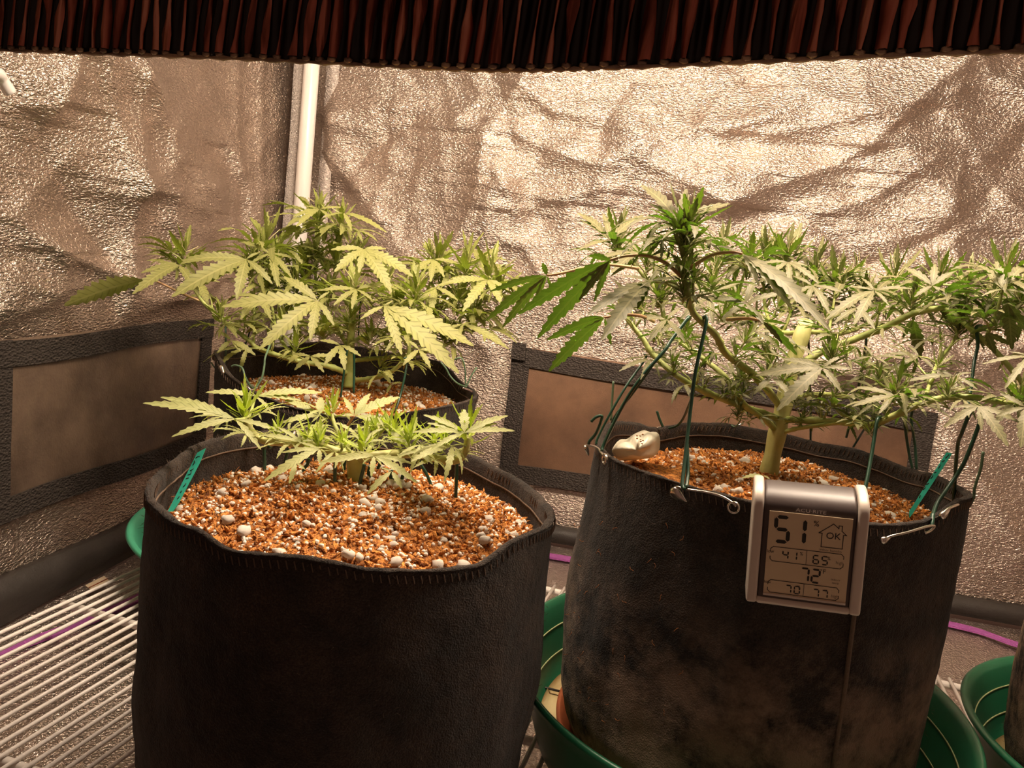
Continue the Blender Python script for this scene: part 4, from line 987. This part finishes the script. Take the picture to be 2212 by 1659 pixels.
UP = Vector((0, 0, 1))
def fan_leaf(plant, c, Y, tips, m, tilt=.9, az=0.0, width=.21, pet=None, bow=.06, fold=.2, mp=None, teeth=10, curl=0.0, name='fan_leaf', rscale=None):
    """hand-placed palmate leaf: c = petiole junction, tips = leaflet tips (pixels), lying in a plane tilted to the viewer"""
    C = at(c[0], c[1], Y); view = (CAM - C).normalized(); n = (UP + view*tilt + _R*az).normalized()
    if tilt < 0: n = (UP*.6 + view*tilt + _R*az).normalized()
    mb = MB()
    for q in tips:
        T = at_plane(q[0], q[1], C, n); Lp = math.hypot(q[0]-c[0], q[1]-c[1])/F_PX*Y
        if (T-C).length > 1.7*Lp or (T-CAM).dot(_fw) < .1:
            Tf = at(q[0], q[1], Y); k = max(0, min(1, 1.2*Lp/max((T-Tf).length, 1e-6))); T = Tf.lerp(T, k) if (T-CAM).dot(_fw) > .1 else Tf
        wd_ = q[2] if len(q) > 2 else width
        blade(mb, C, T, n, wd_, bow, fold, teeth=max(5, int(teeth*min(1, Lp/.05))), curl=curl)
    if pet:
        mb.cm = 1; P = [C] + [at(*p) for p in pet]; k = len(P)
        pp = catmull(P, 6); mb.tube(pp, [.0009 + .0005*i/len(pp) for i in range(len(pp))], 7); mb.cm = 0
    o = mb.build(name, [m, mp or M['stem']], plant); return o

def local_leaf(seed, n_l, width, droop, m, mp):
    """palmate leaf mesh for copies: petiole comes from -x, leaf spreads to +x, upper face +z; leaf about 1 long"""
    r_ = random.Random(seed); mb = MB()
    ang = {3: (-50, 0, 50), 5: (-80, -38, 0, 38, 80), 7: (-115, -72, -34, 0, 34, 72, 115)}[n_l]
    for a in ang:
        a_ = math.radians(a + r_.uniform(-7, 7)); L = (1 - .62*(abs(a)/125)**1.1)*r_.uniform(.9, 1.05)
        d = droop*r_.uniform(.5, 1.3); T = Vector((math.cos(a_)*L*math.cos(d), math.sin(a_)*L*math.cos(d), -L*math.sin(d)))
        blade(mb, (0, 0, 0), T, Vector((r_.uniform(-.15, .15), r_.uniform(-.15, .15), 1)), width*r_.uniform(.9, 1.15), r_.uniform(.06, .14), r_.uniform(.1, .35), teeth=8, curl=r_.uniform(0, .12))
    mb.cm = 1; mb.tube([(0, 0, 0), (-.25, 0, .02), (-.55, 0, -.06)], [.016, .018, .022], 5)
    return mb.mesh('leaf', [m, mp])
def local_shoot(seed, nl, m, width=.20, pist=0):
    """growing tip: narrow young leaves crowding upward, about 1 tall"""
    r_ = random.Random(seed); mb = MB()
    for k in range(nl):
        a = k*2.4 + r_.uniform(-.3, .3); f = k/nl; el = math.radians(22 + 62*f + r_.uniform(-12, 12)); L = (1.0 - .35*f)*r_.uniform(.5, 1.1)
        z0 = .30*f; d = Vector((math.cos(a)*math.cos(el), math.sin(a)*math.cos(el), math.sin(el)))
        b = Vector((0, 0, z0)); blade(mb, b, b + d*L, UP*1.0 + Vector((-math.cos(a), -math.sin(a), 0))*.6, width*r_.uniform(.75, 1.2), r_.uniform(-.10, .06), .35, teeth=6)
    if pist:
        mb.cm = 1
        for k in range(pist):
            a, e = r_.uniform(0, 6.3), r_.uniform(.2, 1.3); d = Vector((math.cos(a)*math.cos(e), math.sin(a)*math.cos(e), math.sin(e))); b = Vector((0, 0, r_.uniform(0, .35)))
            mb.tube([b, b + d*.2, b + d*.38 + Vector((r_.uniform(-.08, .08), r_.uniform(-.08, .08), .03))], .012, 3, caps=False)
        mb.cm = 0
    return mb.mesh('shoot', [m, M['pistil']])
LEAVES, SHOOTS = {}, {}
for key in 'RBL':
    LEAVES[key] = [local_leaf(s*7 + ord(key), (7, 5, 5, 3, 5, 7)[s], {'R': .20, 'B': .24, 'L': .19}[key], (.15, .35, .55, .3, .75, .45)[s], M['leaf'+key], M['stem']) for s in range(6)]
    SHOOTS[key] = [local_shoot(s*5 + ord(key), (8, 12, 10, 13)[s], M['shoot'+key], {'R': .25, 'B': .27, 'L': .21}[key], {'R': 8, 'B': 3, 'L': 0}[key]) for s in range(4)]
_r = random.Random(99)
def put_leaf(plant, key, P, az, pitch, size, roll=0.0, var=None):
    me = LEAVES[key][_r.randrange(6) if var is None else var]; o = new_obj('leaf', me, plant)
    rot = Matrix.Rotation(az, 4, 'Z') @ Matrix.Rotation(-pitch, 4, 'Y') @ Matrix.Rotation(roll, 4, 'X')
    o.matrix_world = Matrix.Translation(P) @ rot @ Matrix.Translation(Vector((.50*size, 0, .05*size))) @ Matrix.Scale(size, 4)
    return o
def put_shoot(plant, key, P, size, lean=(0, 0), var=None):
    me = SHOOTS[key][_r.randrange(4) if var is None else var]; o = new_obj('shoot', me, plant)
    o.matrix_world = Matrix.Translation(P) @ Matrix.Rotation(lean[0], 4, 'X') @ Matrix.Rotation(lean[1], 4, 'Y') @ Matrix.Rotation(_r.uniform(0, 6.3), 4, 'Z') @ Matrix.Scale(size, 4)
    return o
def branch(plant, pts, r0, r1, m, name='branch'):
    P = [Vector(p) for p in catmull([at(*p) for p in pts], 8)]; n = len(P); mb = MB()
    rad = [.82*(r0 + (r1-r0)*i/(n-1)) for i in range(n)]
    for i in range(n):
        if i % 14 == 7: rad[i] *= 1.25     # swollen nodes
    mb.tube(P, rad, 10); mb.build(name, m, plant); return P
def dress(plant, key, P, step, size, t0=.15, shoot=.35, skip=.1, spread=1.0, sprig=.012):
    """pairs of leaves and small side shoots at the nodes along a branch"""
    L = [0]
    for a, b in zip(P[:-1], P[1:]): L.append(L[-1] + (b-a).length)
    s = L[-1]*t0; k = 0
    while s < L[-1]:
        i = min(range(len(L)), key=lambda j: abs(L[j]-s)); t = (P[min(i+1, len(P)-1)] - P[max(i-1, 0)]).normalized(); ba = math.atan2(t.y, t.x)
        for sg in (-1, 1):
            if _r.random() < skip: continue
            put_leaf(plant, key, P[i], ba + sg*_r.uniform(.5, 1.5)*spread, _r.uniform(.0, .75), size*_r.uniform(.55, 1.15), _r.uniform(-.35, .35))
        if _r.random() < shoot:
            h = P[i] + Vector((_r.uniform(-.5, .5), _r.uniform(-.5, .5), 1))*sprig*_r.uniform(.5, 1.4)
            mb = MB(); mb.tube([P[i], P[i].lerp(h, .5) + Vector((.001, 0, 0)), h], [.0011, .001, .0008], 6); mb.build('side_stem', M['stem'], plant)
            put_shoot(plant, key, h, size*_r.uniform(.35, .6), (_r.uniform(-.4, .4), _r.uniform(-.4, .4)))
        s += step*_r.uniform(.75, 1.3); k += 1
def head(plant, key, px, py, Y, size, n_leaf=4, leaf=.9, lean=(0, 0), stalk=None, low=.0):
    """a growing head: cluster of young leaves with a whorl of larger ones below; (px,py) = its heart"""
    P = at(px, py, Y)
    if stalk:
        S = [P] + [at(*q) for q in stalk]; pp = catmull(S, 6); mb = MB(); mb.tube(pp, [.0012 + .0006*i/len(pp) for i in range(len(pp))], 8); mb.build('side_stem', M['stem'], plant)
    put_shoot(plant, key, P, size, lean); put_shoot(plant, key, P - Vector((0, 0, size*.18)), size*.8, (lean[0] + .2, lean[1] - .2))
    a0 = _r.uniform(0, 6.3)
    for k in range(n_leaf):
        put_leaf(plant, key, P - Vector((0, 0, size*(.1 + .25*_r.random()))), a0 + k*2.4, _r.uniform(.0, .55) - low, size*leaf*_r.uniform(.75, 1.2), _r.uniform(-.3, .3))

# ---- big plant in the stained pot
PR = empty('potted_plant'); SM = M['stem']
Rm = M['leafR']; RP = M['petiole_red']
mb = MB(); pp = catmull([at(1655, 1045, .64), at(1663, 1010, .64), at(1678, 940, .642), at(1692, 880, .645), at(1706, 810, .65), at(1722, 755, .655), at(1738, 706, .66), at(1741, 697, .66)], 6)
mb.tube(pp, [.0072 - .0012*math.sin(i*.9)*.4 - .0014*i/len(pp) for i in range(len(pp))], 14); mb.build('main_stem', M['stem_pale'], PR)
b1 = branch(PR, [(1682, 905, .642), (1640, 890, .625), (1590, 873, .61), (1489, 829, .60), (1415, 771, .61), (1388, 731, .615), (1354, 687, .62), (1335, 640, .63)], .0036, .0020, SM)
b2 = branch(PR, [(1672, 925, .638), (1650, 905, .625), (1607, 873, .61), (1567, 815, .61), (1523, 778, .62), (1472, 741, .64), (1438, 714, .66), (1425, 640, .67), (1385, 590, .68), (1340, 535, .69)], .0030, .0017, SM)
b3 = branch(PR, [(1686, 878, .645), (1634, 815, .60), (1570, 765, .57), (1546, 724, .555), (1499, 677, .545), (1487, 636, .54), (1475, 589, .54), (1483, 535, .54), (1478, 484, .54)], .0036, .0018, SM)
b4 = branch(PR, [(1692, 906, .642), (1761, 909, .62), (1821, 912, .60), (1881, 918, .59), (1927, 900, .58), (1987, 873, .57), (2047, 858, .565), (2107, 859, .56), (2153, 867, .56), (2230, 876, .56)], .0034, .0022, SM)
b5 = branch(PR, [(1696, 868, .646), (1731, 855, .66), (1790, 852, .68), (1840, 858, .70), (1900, 850, .72), (1960, 830, .74)], .0028, .0016, SM)
b6 = branch(PR, [(1712, 800, .652), (1767, 764, .66), (1851, 731, .665), (1918, 704, .665), (1972, 677, .66), (2020, 667, .655), (2044, 669, .65), (2077, 692, .64), (2107, 719, .635), (2153, 761, .63), (2215, 835, .62)], .0036, .0022, SM)
b7 = branch(PR, [(1737, 715, .66), (1776, 719, .68), (1815, 721, .70), (1870, 700, .74), (1915, 650, .77), (1930, 610, .78)], .0026, .0015, SM)
b8 = branch(PR, [(1733, 716, .66), (1695, 719, .68), (1665, 700, .70), (1650, 640, .74), (1655, 560, .76)], .0026, .0014, SM)
b9 = branch(PR, [(1690, 935, .64), (1720, 926, .63), (1776, 918, .61), (1815, 913, .60)], .0022, .0016, SM)
b10 = branch(PR, [(2128, 735, .633), (2144, 695, .63), (2160, 650, .63), (2168, 605, .63)], .0018, .0012, SM)
b11 = branch(PR, [(1995, 873, .57), (2015, 810, .60), (2029, 779, .62), (2055, 745, .64), (2071, 712, .65)], .0017, .0012, SM)
b12 = branch(PR, [(1880, 918, .59), (1812, 890, .60), (1806, 850, .61), (1803, 790, .62), (1800, 765, .62)], .0013, .0010, SM)
b13 = branch(PR, [(1695, 710, .70), (1720, 640, .74), (1712, 585, .75)], .0018, .0012, SM)
b14 = branch(PR, [(1790, 720, .69), (1800, 660, .72), (1808, 610, .74)], .0016, .0011, SM)
for b, st, sz, t0 in ((b1, .035, .036, .3), (b2, .034, .036, .25), (b3, .05, .034, .25), (b4, .032, .036, .2), (b5, .030, .036, .15), (b6, .032, .040, .2), (b7, .026, .040, .2), (b8, .024, .042, .2), (b9, .03, .026, .3), (b10, .022, .036, .2), (b11, .028, .032, .2), (b13, .022, .042, .3), (b14, .022, .040, .3)):
    dress(PR, 'R', b, st, sz, t0, shoot=.45)
# the flowering front shoot
for y, s in ((640, .020), (600, .022), (560, .030), (525, .034), (498, .034)):
    head(PR, 'R', 1480 + (4 if y % 40 else -3), y, .54, s, 3, .95)
for px, py, Y, s, nl in ((1480, 500, .54, .032, 2), (1335, 525, .69, .044, 4), (1655, 552, .76, .046, 5), (1700, 560, .75, .050, 4), (1620, 560, .72, .036, 4), (1760, 590, .76, .044, 5), (1808, 612, .74, .046, 5), (1930, 608, .78, .048, 5), (1590, 655, .62, .032, 4), (2025, 612, .67, .040, 5),
                         (2090, 610, .70, .044, 5), (2168, 600, .63, .040, 5), (2205, 640, .64, .036, 5), (1800, 770, .62, .030, 4), (1935, 845, .575, .032, 3), (1595, 890, .60, .016, 3), (1660, 800, .63, .026, 3), (2072, 708, .65, .030, 4), (2205, 860, .56, .034, 5), (1735, 900, .63, .018, 3),
                         (2050, 845, .565, .026, 4), (1865, 885, .59, .022, 3), (1425, 640, .67, .034, 4), (1540, 600, .66, .036, 4), (1400, 560, .70, .036, 4), (1560, 540, .74, .040, 4), (1735, 640, .72, .036, 4), (1870, 640, .75, .040, 4), (1970, 650, .67, .036, 4), (1455, 800, .60, .016, 3), (1630, 700, .66, .028, 3), (2140, 640, .66, .036, 4), (1850, 590, .77, .036, 3)):
    head(PR, 'R', px, py + 8, Y, s*.86, nl, 1.1)
FR = lambda *a, **k: fan_leaf(PR, *a, Rm, **k)
FR((1181, 595), .60, [(1048, 694), (1085, 708), (1058, 630), (1172, 568, .55), (1196, 640), (1150, 665)], tilt=-1.2, pet=[(1215, 590, .60), (1300, 572, .60), (1380, 580, .61)], mp=RP, width=.17)
FR((1318, 562), .535, [(1160, 732), (1118, 680), (1283, 653), (1272, 552, .45), (1250, 650)], tilt=-1.2, pet=[(1352, 553, .535), (1400, 553, .535), (1440, 570, .538), (1472, 598, .54)], mp=RP, width=.18)
FR((1306, 686), .56, [(1185, 803), (1180, 735), (1320, 746), (1250, 690, .2)], tilt=-1.0, pet=[(1345, 680, .56), (1385, 683, .57), (1412, 694, .60)], mp=RP, width=.22)
FR((1404, 608), .555, [(1268, 682), (1299, 736), (1376, 668), (1342, 596), (1462, 602), (1440, 570)], tilt=.7, pet=[(1440, 612, .55), (1482, 630, .54)], width=.22)
FR((1470, 490), .53, [(1384, 400), (1403, 441), (1482, 408), (1524, 446), (1578, 440), (1440, 480)], tilt=.5, width=.22)
FR((1318, 520), .66, [(1246, 460), (1252, 475), (1303, 462), (1250, 540), (1365, 500), (1390, 465)], tilt=.5, width=.2)
FR((1603, 548), .53, [(1712, 670), (1794, 715), (1540, 530), (1640, 620), (1560, 560)], tilt=.8, pet=[(1575, 545, .53), (1535, 552, .535), (1492, 578, .54)], mp=RP, width=.16)
FR((1610, 656), .54, [(1630, 603), (1690, 634), (1520, 642), (1560, 690), (1650, 700)], tilt=.9, width=.26)
FR((1645, 693), .53, [(1722, 768), (1690, 742), (1590, 660), (1700, 700)], tilt=-.8, pet=[(1615, 688, .54), (1570, 690, .55)], mp=RP, width=.22)
FR((1888, 628), .62, [(1783, 692), (1845, 702), (1830, 620), (1972, 624), (1920, 660), (1860, 600)], tilt=.7, width=.21)
FR((1702, 566), .66, [(1706, 618), (1768, 612), (1650, 605), (1640, 570), (1745, 575)], tilt=.9, width=.24)
FR((1755, 617), .64, [(1792, 678), (1822, 632), (1695, 650), (1712, 596), (1740, 660)], tilt=.9, width=.25)
FR((1777, 795), .55, [(1678, 888), (1632, 812), (1818, 848), (1840, 796), (1690, 775), (1812, 770)], tilt=1.0, width=.26)
FR((1668, 815), .58, [(1628, 852), (1712, 858), (1708, 800), (1640, 800)], tilt=1.0, width=.30)
FR((1936, 856), .56, [(1842, 878), (1898, 894), (1992, 872), (1850, 838), (1960, 900)], tilt=.7, width=.25)
FR((2114, 877), .53, [(2038, 924), (2178, 965), (2200, 912), (2120, 930), (2060, 880)], tilt=1.1, width=.27)
FR((2060, 812), .58, [(1958, 824), (2112, 842), (2062, 852), (2010, 800), (2100, 805)], tilt=.8, width=.24)
FR((1972, 690), .64, [(1988, 778), (1950, 730)], tilt=-1.2, width=.34)
FR((2176, 655), .60, [(2186, 756), (2150, 700), (2220, 720)], tilt=-1.2, width=.32)
FR((2130, 720), .62, [(2150, 765), (2180, 745)], tilt=-.9, width=.4)
FR((2014, 617), .63, [(1953, 578), (2062, 586), (1975, 642), (2045, 640), (2020, 570)], tilt=.9, width=.30)
FR((2165, 625), .60, [(2222, 565), (2110, 570), (2150, 560), (2230, 640), (2120, 640)], tilt=.6, width=.21)
FR((2225, 770), .55, [(2120, 787), (2170, 840), (2180, 760)], tilt=.8, width=.17)
FR((2215, 880), .52, [(2205, 968), (2150, 900), (2235, 950), (2160, 850)], tilt=1.1, width=.28)
FR((1530, 640), .60, [(1470, 690), (1540, 700), (1600, 610), (1490, 610)], tilt=.8, width=.24)
FR((1440, 690), .58, [(1400, 740), (1368, 690), (1480, 740), (1470, 665)], tilt=.8, width=.25)
FR((1380, 545), .64, [(1290, 560), (1320, 590), (1450, 560), (1350, 520), (1420, 520)], tilt=.6, width=.24)
FR((1852, 665), .66, [(1800, 700), (1890, 712), (1910, 660), (1800, 650)], tilt=.8, width=.25)
FR((1985, 770), .62, [(1930, 800), (2020, 800), (1960, 745), (1910, 765)], tilt=.7, width=.22)
FR((1885, 770), .60, [(1965, 778), (1920, 790), (1840, 782), (1865, 745)], tilt=.5, width=.2)
FR((1720, 745), .62, [(1690, 760), (1760, 770), (1690, 725)], tilt=.8, width=.3)
tag(fan_leaf(None, (1648, 1027), .545, [(1602, 1033), (1664, 1036)], M['leafL'], tilt=.5, width=.34, name='fallen_leaf'), 'withered pale leaf lying on the soil behind the thermometer', 'leaf')
# lower crown: small leaflets hugging the bent branches
for px, py, Y, s in ((1450, 790, .60, .020), (1520, 840, .60, .018), (1560, 860, .605, .018), (1600, 860, .60, .022), (1620, 905, .62, .018), (1590, 780, .575, .026), (1610, 830, .59, .022), (1720, 880, .62, .022), (1770, 895, .61, .018), (1800, 860, .60, .022), (1830, 905, .60, .018), (1880, 940, .585, .018), (1910, 905, .58, .022), (1690, 830, .60, .026), (1650, 770, .60, .030), (1605, 745, .58, .028), (1825, 770, .62, .028), (1860, 800, .62, .026), (1900, 830, .60, .026), (1420, 740, .61, .020), (1490, 760, .62, .022), (1555, 690, .56, .024)):
    for k in range(2): put_leaf(PR, 'R', at(px + _r.uniform(-8, 8), py + _r.uniform(-8, 8), Y), _r.uniform(0, 6.3), _r.uniform(.1, .7), s*_r.uniform(.8, 1.3), _r.uniform(-.3, .3))
    put_shoot(PR, 'R', at(px, py, Y), s*.7, (_r.uniform(-.4, .4), _r.uniform(-.4, .4)))
seat(PR, at(1655, 1040, .64)); tag(PR, 'big bushy green plant with thick pale stem in the stained pot', 'plant')

# ---- back corner plant
PB = empty('potted_plant'); Bm = M['leafB']
mb = MB(); pp = catmull([at(754, 838, .835), at(756, 800, .84), at(757, 754, .84), at(760, 704, .84), at(767, 650, .845)], 6); mb.tube(pp, [.0062 - .0032*i/len(pp) for i in range(len(pp))], 12); mb.build('main_stem', SM, PB)
c1 = branch(PB, [(752, 808, .838), (713, 792, .82), (636, 778, .80), (561, 754, .80), (541, 738, .80), (505, 710, .80), (473, 685, .80), (435, 648, .80), (410, 605, .80)], .0040, .0020, SM)
c2 = branch(PB, [(756, 822, .84), (800, 818, .83), (842, 805, .82), (879, 771, .82), (885, 741, .82), (890, 690, .83), (899, 640, .83)], .0036, .0018, SM)
c3 = branch(PB, [(758, 780, .842), (800, 775, .85), (855, 771, .87), (920, 760, .89), (980, 735, .90), (1014, 697, .90), (1045, 640, .90), (1058, 605, .90)], .0032, .0016, SM)
c4 = branch(PB, [(760, 740, .845), (784, 727, .87), (842, 707, .90), (900, 670, .92), (930, 610, .93), (943, 570, .93)], .0030, .0015, SM)
c5 = branch(PB, [(756, 760, .85), (735, 720, .88), (705, 670, .90), (683, 616, .92), (684, 560, .92), (687, 501, .92), (690, 465, .92)], .0030, .0014, SM)
c6 = branch(PB, [(700, 655, .90), (720, 600, .91), (733, 550, .91), (737, 501, .91), (738, 482, .91)], .0020, .0012, SM)
c7 = branch(PB, [(636, 776, .80), (600, 720, .82), (585, 650, .85), (573, 600, .86), (571, 549, .86)], .0024, .0013, SM)
c8 = branch(PB, [(985, 735, .90), (1000, 660, .91), (1010, 590, .92)], .0018, .0012, SM)
c9 = branch(PB, [(548, 742, .80), (548, 700, .81), (550, 640, .82), (545, 590, .83)], .0018, .0012, SM)
for b, st, sz, t0 in ((c1, .034, .044, .25), (c2, .036, .046, .25), (c3, .034, .046, .2), (c4, .032, .048, .15), (c5, .030, .050, .15), (c6, .026, .046, .2), (c7, .028, .048, .2), (c8, .026, .044, .2), (c9, .028, .040, .3)):
    dress(PB, 'B', b, st, sz, t0, shoot=.4)
for px, py, Y, s, nl in ((690, 470, .92, .050, 5), (738, 486, .91, .044, 4), (573, 535, .86, .054, 5), (765, 640, .845, .050, 5), (943, 575, .93, .054, 5), (1010, 585, .92, .050, 5), (1060, 600, .90, .046, 5), (899, 640, .83, .046, 5), (400, 560, .80, .040, 4), (545, 580, .83, .044, 4), (480, 690, .79, .036, 4),
                         (680, 560, .92, .044, 4), (640, 620, .88, .044, 4), (830, 620, .90, .044, 4), (990, 660, .90, .044, 4), (1020, 700, .89, .040, 4), (755, 700, .84, .036, 4), (700, 720, .82, .036, 4), (880, 720, .82, .036, 4), (640, 755, .80, .030, 3), (800, 740, .84, .034, 3), (950, 650, .91, .044, 4), (620, 690, .86, .04, 4), (725, 560, .91, .040, 4), (960, 730, .88, .036, 3), (920, 700, .88, .04, 4), (600, 560, .87, .044, 4), (660, 590, .90, .044, 4), (710, 640, .90, .042, 4), (1075, 640, .89, .040, 3), (580, 620, .85, .042, 3), (860, 670, .88, .044, 3), (770, 560, .93, .040, 3)):
    head(PB, 'B', px, py, Y, s, nl, 1.0)
FB = lambda *a, **k: fan_leaf(PB, *a, Bm, **k)
FB((314, 604), .77, [(138, 661, .34)], tilt=-1.0, pet=[(341, 609, .775), (395, 635, .79), (432, 650, .80)], mp=RP, fold=.35)
FB((386, 572), .76, [(286, 636), (304, 590), (430, 640), (340, 568), (440, 560)], tilt=.8, width=.26)
FB((532, 560), .76, [(370, 642), (392, 563), (511, 648), (589, 614), (430, 620), (560, 545)], tilt=1.0, width=.27)
FB((786, 538), .80, [(722, 588), (714, 540), (846, 632), (893, 598), (835, 538), (775, 590)], tilt=1.0, width=.30)
FB((686, 649), .74, [(478, 663), (560, 756), (612, 598, .32), (722, 704), (670, 736), (712, 630)], tilt=1.1, width=.25)
FB((829, 661), .74, [(868, 767), (778, 690), (992, 808), (1024, 748), (905, 712), (850, 650)], tilt=1.1, width=.23)
FB((1052, 604), .84, [(999, 674), (958, 612), (1100, 628), (1085, 660), (1020, 640)], tilt=1.0, width=.27)
FB((690, 452), .88, [(632, 470), (655, 445), (745, 450), (720, 480), (640, 490)], tilt=.6, width=.22)
FB((742, 460), .88, [(836, 503), (800, 478), (700, 470), (760, 500)], tilt=.6, width=.2)
FB((648, 488), .88, [(585, 535), (639, 518, .42), (600, 500), (690, 480)], tilt=-.8, width=.24)
FB((936, 560), .88, [(880, 600), (905, 575), (960, 600), (990, 570), (930, 610)], tilt=.9, width=.26)
FB((940, 620), .86, [(900, 660), (990, 650), (985, 610), (930, 680)], tilt=.9, width=.26)
FB((585, 548), .82, [(512, 520), (540, 570), (640, 560), (630, 600), (600, 620)], tilt=.8, width=.22)
FB((770, 625), .78, [(690, 628), (720, 660), (760, 668), (806, 650), (835, 615)], tilt=.8, width=.24)
FB((500, 735), .77, [(470, 762), (552, 768), (520, 760), (470, 715)], tilt=1.0, width=.32)
FB((670, 770), .76, [(636, 800), (700, 805), (720, 770), (630, 765)], tilt=1.0, width=.32)
FB((735, 745), .78, [(700, 790), (745, 800), (780, 770), (690, 735)], tilt=1.0, width=.3)
FB((905, 755), .78, [(870, 790), (930, 795), (945, 760), (880, 735)], tilt=1.0, width=.3)
FB((845, 830), .80, [(835, 850), (870, 826), (820, 800)], tilt=.8, width=.32)
FB((1000, 700), .82, [(1100, 755), (1050, 720), (950, 720), (985, 745)], tilt=.9, width=.2)
FB((425, 600), .79, [(375, 640), (450, 660), (475, 610), (400, 570)], tilt=.8, width=.28)
FB((560, 640), .80, [(520, 690), (610, 660), (500, 640), (585, 690)], tilt=.7, width=.28)
seat(PB, at(754, 830, .84)); tag(PB, 'yellow-green bushy plant in the back corner pot by the pole', 'plant')

# ---- small plant in the front pot
PL = empty('potted_plant'); Lm = M['leafL']
b0 = at(768, 1055, .535); z_ = float(soil_z('L', b0.x, b0.y)); d = ray(768, 1050); YL = ((z_-.004)-CAMZ)/d.z*d.y
mb = MB(); pp = catmull([at(768, 1052, YL), at(769, 1020, YL), at(767, 992, YL), at(766, 984, YL)], 6); mb.tube(pp, [.0066, *([.0062]*(len(pp)-2)), .0058], 14); mb.build('main_stem', M['stem_pale'], PL)
e1 = branch(PL, [(766, 990, YL), (735, 979, YL-.012), (690, 965, .50), (633, 957, .50), (600, 955, .51), (565, 950, .52), (540, 925, .525), (530, 895, .525)], .0046, .0026, M['stem_pale'])
e2 = branch(PL, [(768, 990, YL), (810, 985, YL-.004), (870, 980, .52), (910, 982, .515), (945, 991, .50), (987, 994, .495), (1005, 975, .495), (1010, 945, .495)], .0046, .0026, M['stem_pale'])
e3 = branch(PL, [(745, 982, YL), (735, 945, .56), (722, 915, .575), (717, 895, .58)], .0026, .0017, SM)
e4 = branch(PL, [(790, 984, YL), (810, 950, .55), (830, 925, .56), (845, 910, .565)], .0022, .0015, SM)
for b, st, sz, t0 in ((e1, .030, .024, .12), (e2, .030, .024, .12), (e3, .03, .024, .3), (e4, .03, .024, .3)):
    dress(PL, 'L', b, st, sz, t0, shoot=.4, sprig=.006)
for px, py, Y, s, nl in ((530, 895, .525, .040, 2), (1012, 940, .495, .038, 3), (717, 890, .58, .030, 3), (665, 945, .50, .026, 3), (690, 955, .495, .026, 3), (600, 935, .51, .022, 3), (787, 965, .50, .030, 3), (845, 915, .56, .028, 4), (885, 950, .51, .034, 4), (850, 945, .53, .030, 3), (940, 950, .505, .028, 3), (960, 965, .50, .022, 3), (810, 930, .55, .026, 3), (745, 960, .52, .024, 3)):
    head(PL, 'L', px, py + 4, Y, s*.80, min(nl, 2), 1.0)
FL = lambda *a, **k: fan_leaf(PL, *a, Lm, **k)
FL((508, 906), .50, [(308, 871), (346, 858), (370, 944), (564, 972), (610, 935), (470, 890)], tilt=.8, width=.19, pet=[(525, 905, .51), (535, 900, .52)])
FL((552, 856), .56, [(697, 849), (652, 866), (586, 890), (444, 848, .24), (540, 845)], tilt=.7, width=.2, pet=[(545, 880, .545), (536, 905, .53)])
FL((690, 897), .57, [(607, 914), (614, 864), (694, 858, .5), (674, 912, .3)], tilt=.9, width=.26, pet=[(705, 912, .575)])
FL((765, 898), .56, [(864, 858, .28), (742, 858), (872, 930), (745, 895, .5), (800, 850)], tilt=.9, width=.28, pet=[(750, 920, .56), (735, 940, .56)], mp=RP)
FL((1003, 935), .48, [(914, 896), (922, 914), (1002, 884, .42), (1098, 898), (1112, 931), (890, 934), (930, 972), (1075, 915)], tilt=.8, width=.2)
FL((808, 985), .47, [(802, 1030, .3), (902, 1044), (690, 1000), (892, 1002), (770, 975)], tilt=1.1, width=.21)
FL((846, 1018), .46, [(793, 1068), (868, 1055, .35), (820, 1010)], tilt=1.2, width=.26)
FL((690, 970), .47, [(608, 978), (612, 1008), (570, 1040), (690, 1000, .4), (645, 955)], tilt=1.0, width=.2)
FL((650, 955), .49, [(562, 940), (598, 922), (700, 948), (640, 925)], tilt=.8, width=.2)
FL((830, 925), .53, [(905, 985), (870, 950), (790, 945), (815, 900)], tilt=.9, width=.22)
FL((905, 975), .48, [(935, 1003, .35), (860, 985), (950, 960)], tilt=1.0, width=.24)
FL((640, 1000), .47, [(590, 1030), (625, 1045), (660, 1015)], tilt=1.1, width=.3)
seat(PL, at(768, 1045, YL)); tag(PL, 'small low fresh green plant tied flat in the front pot', 'plant')
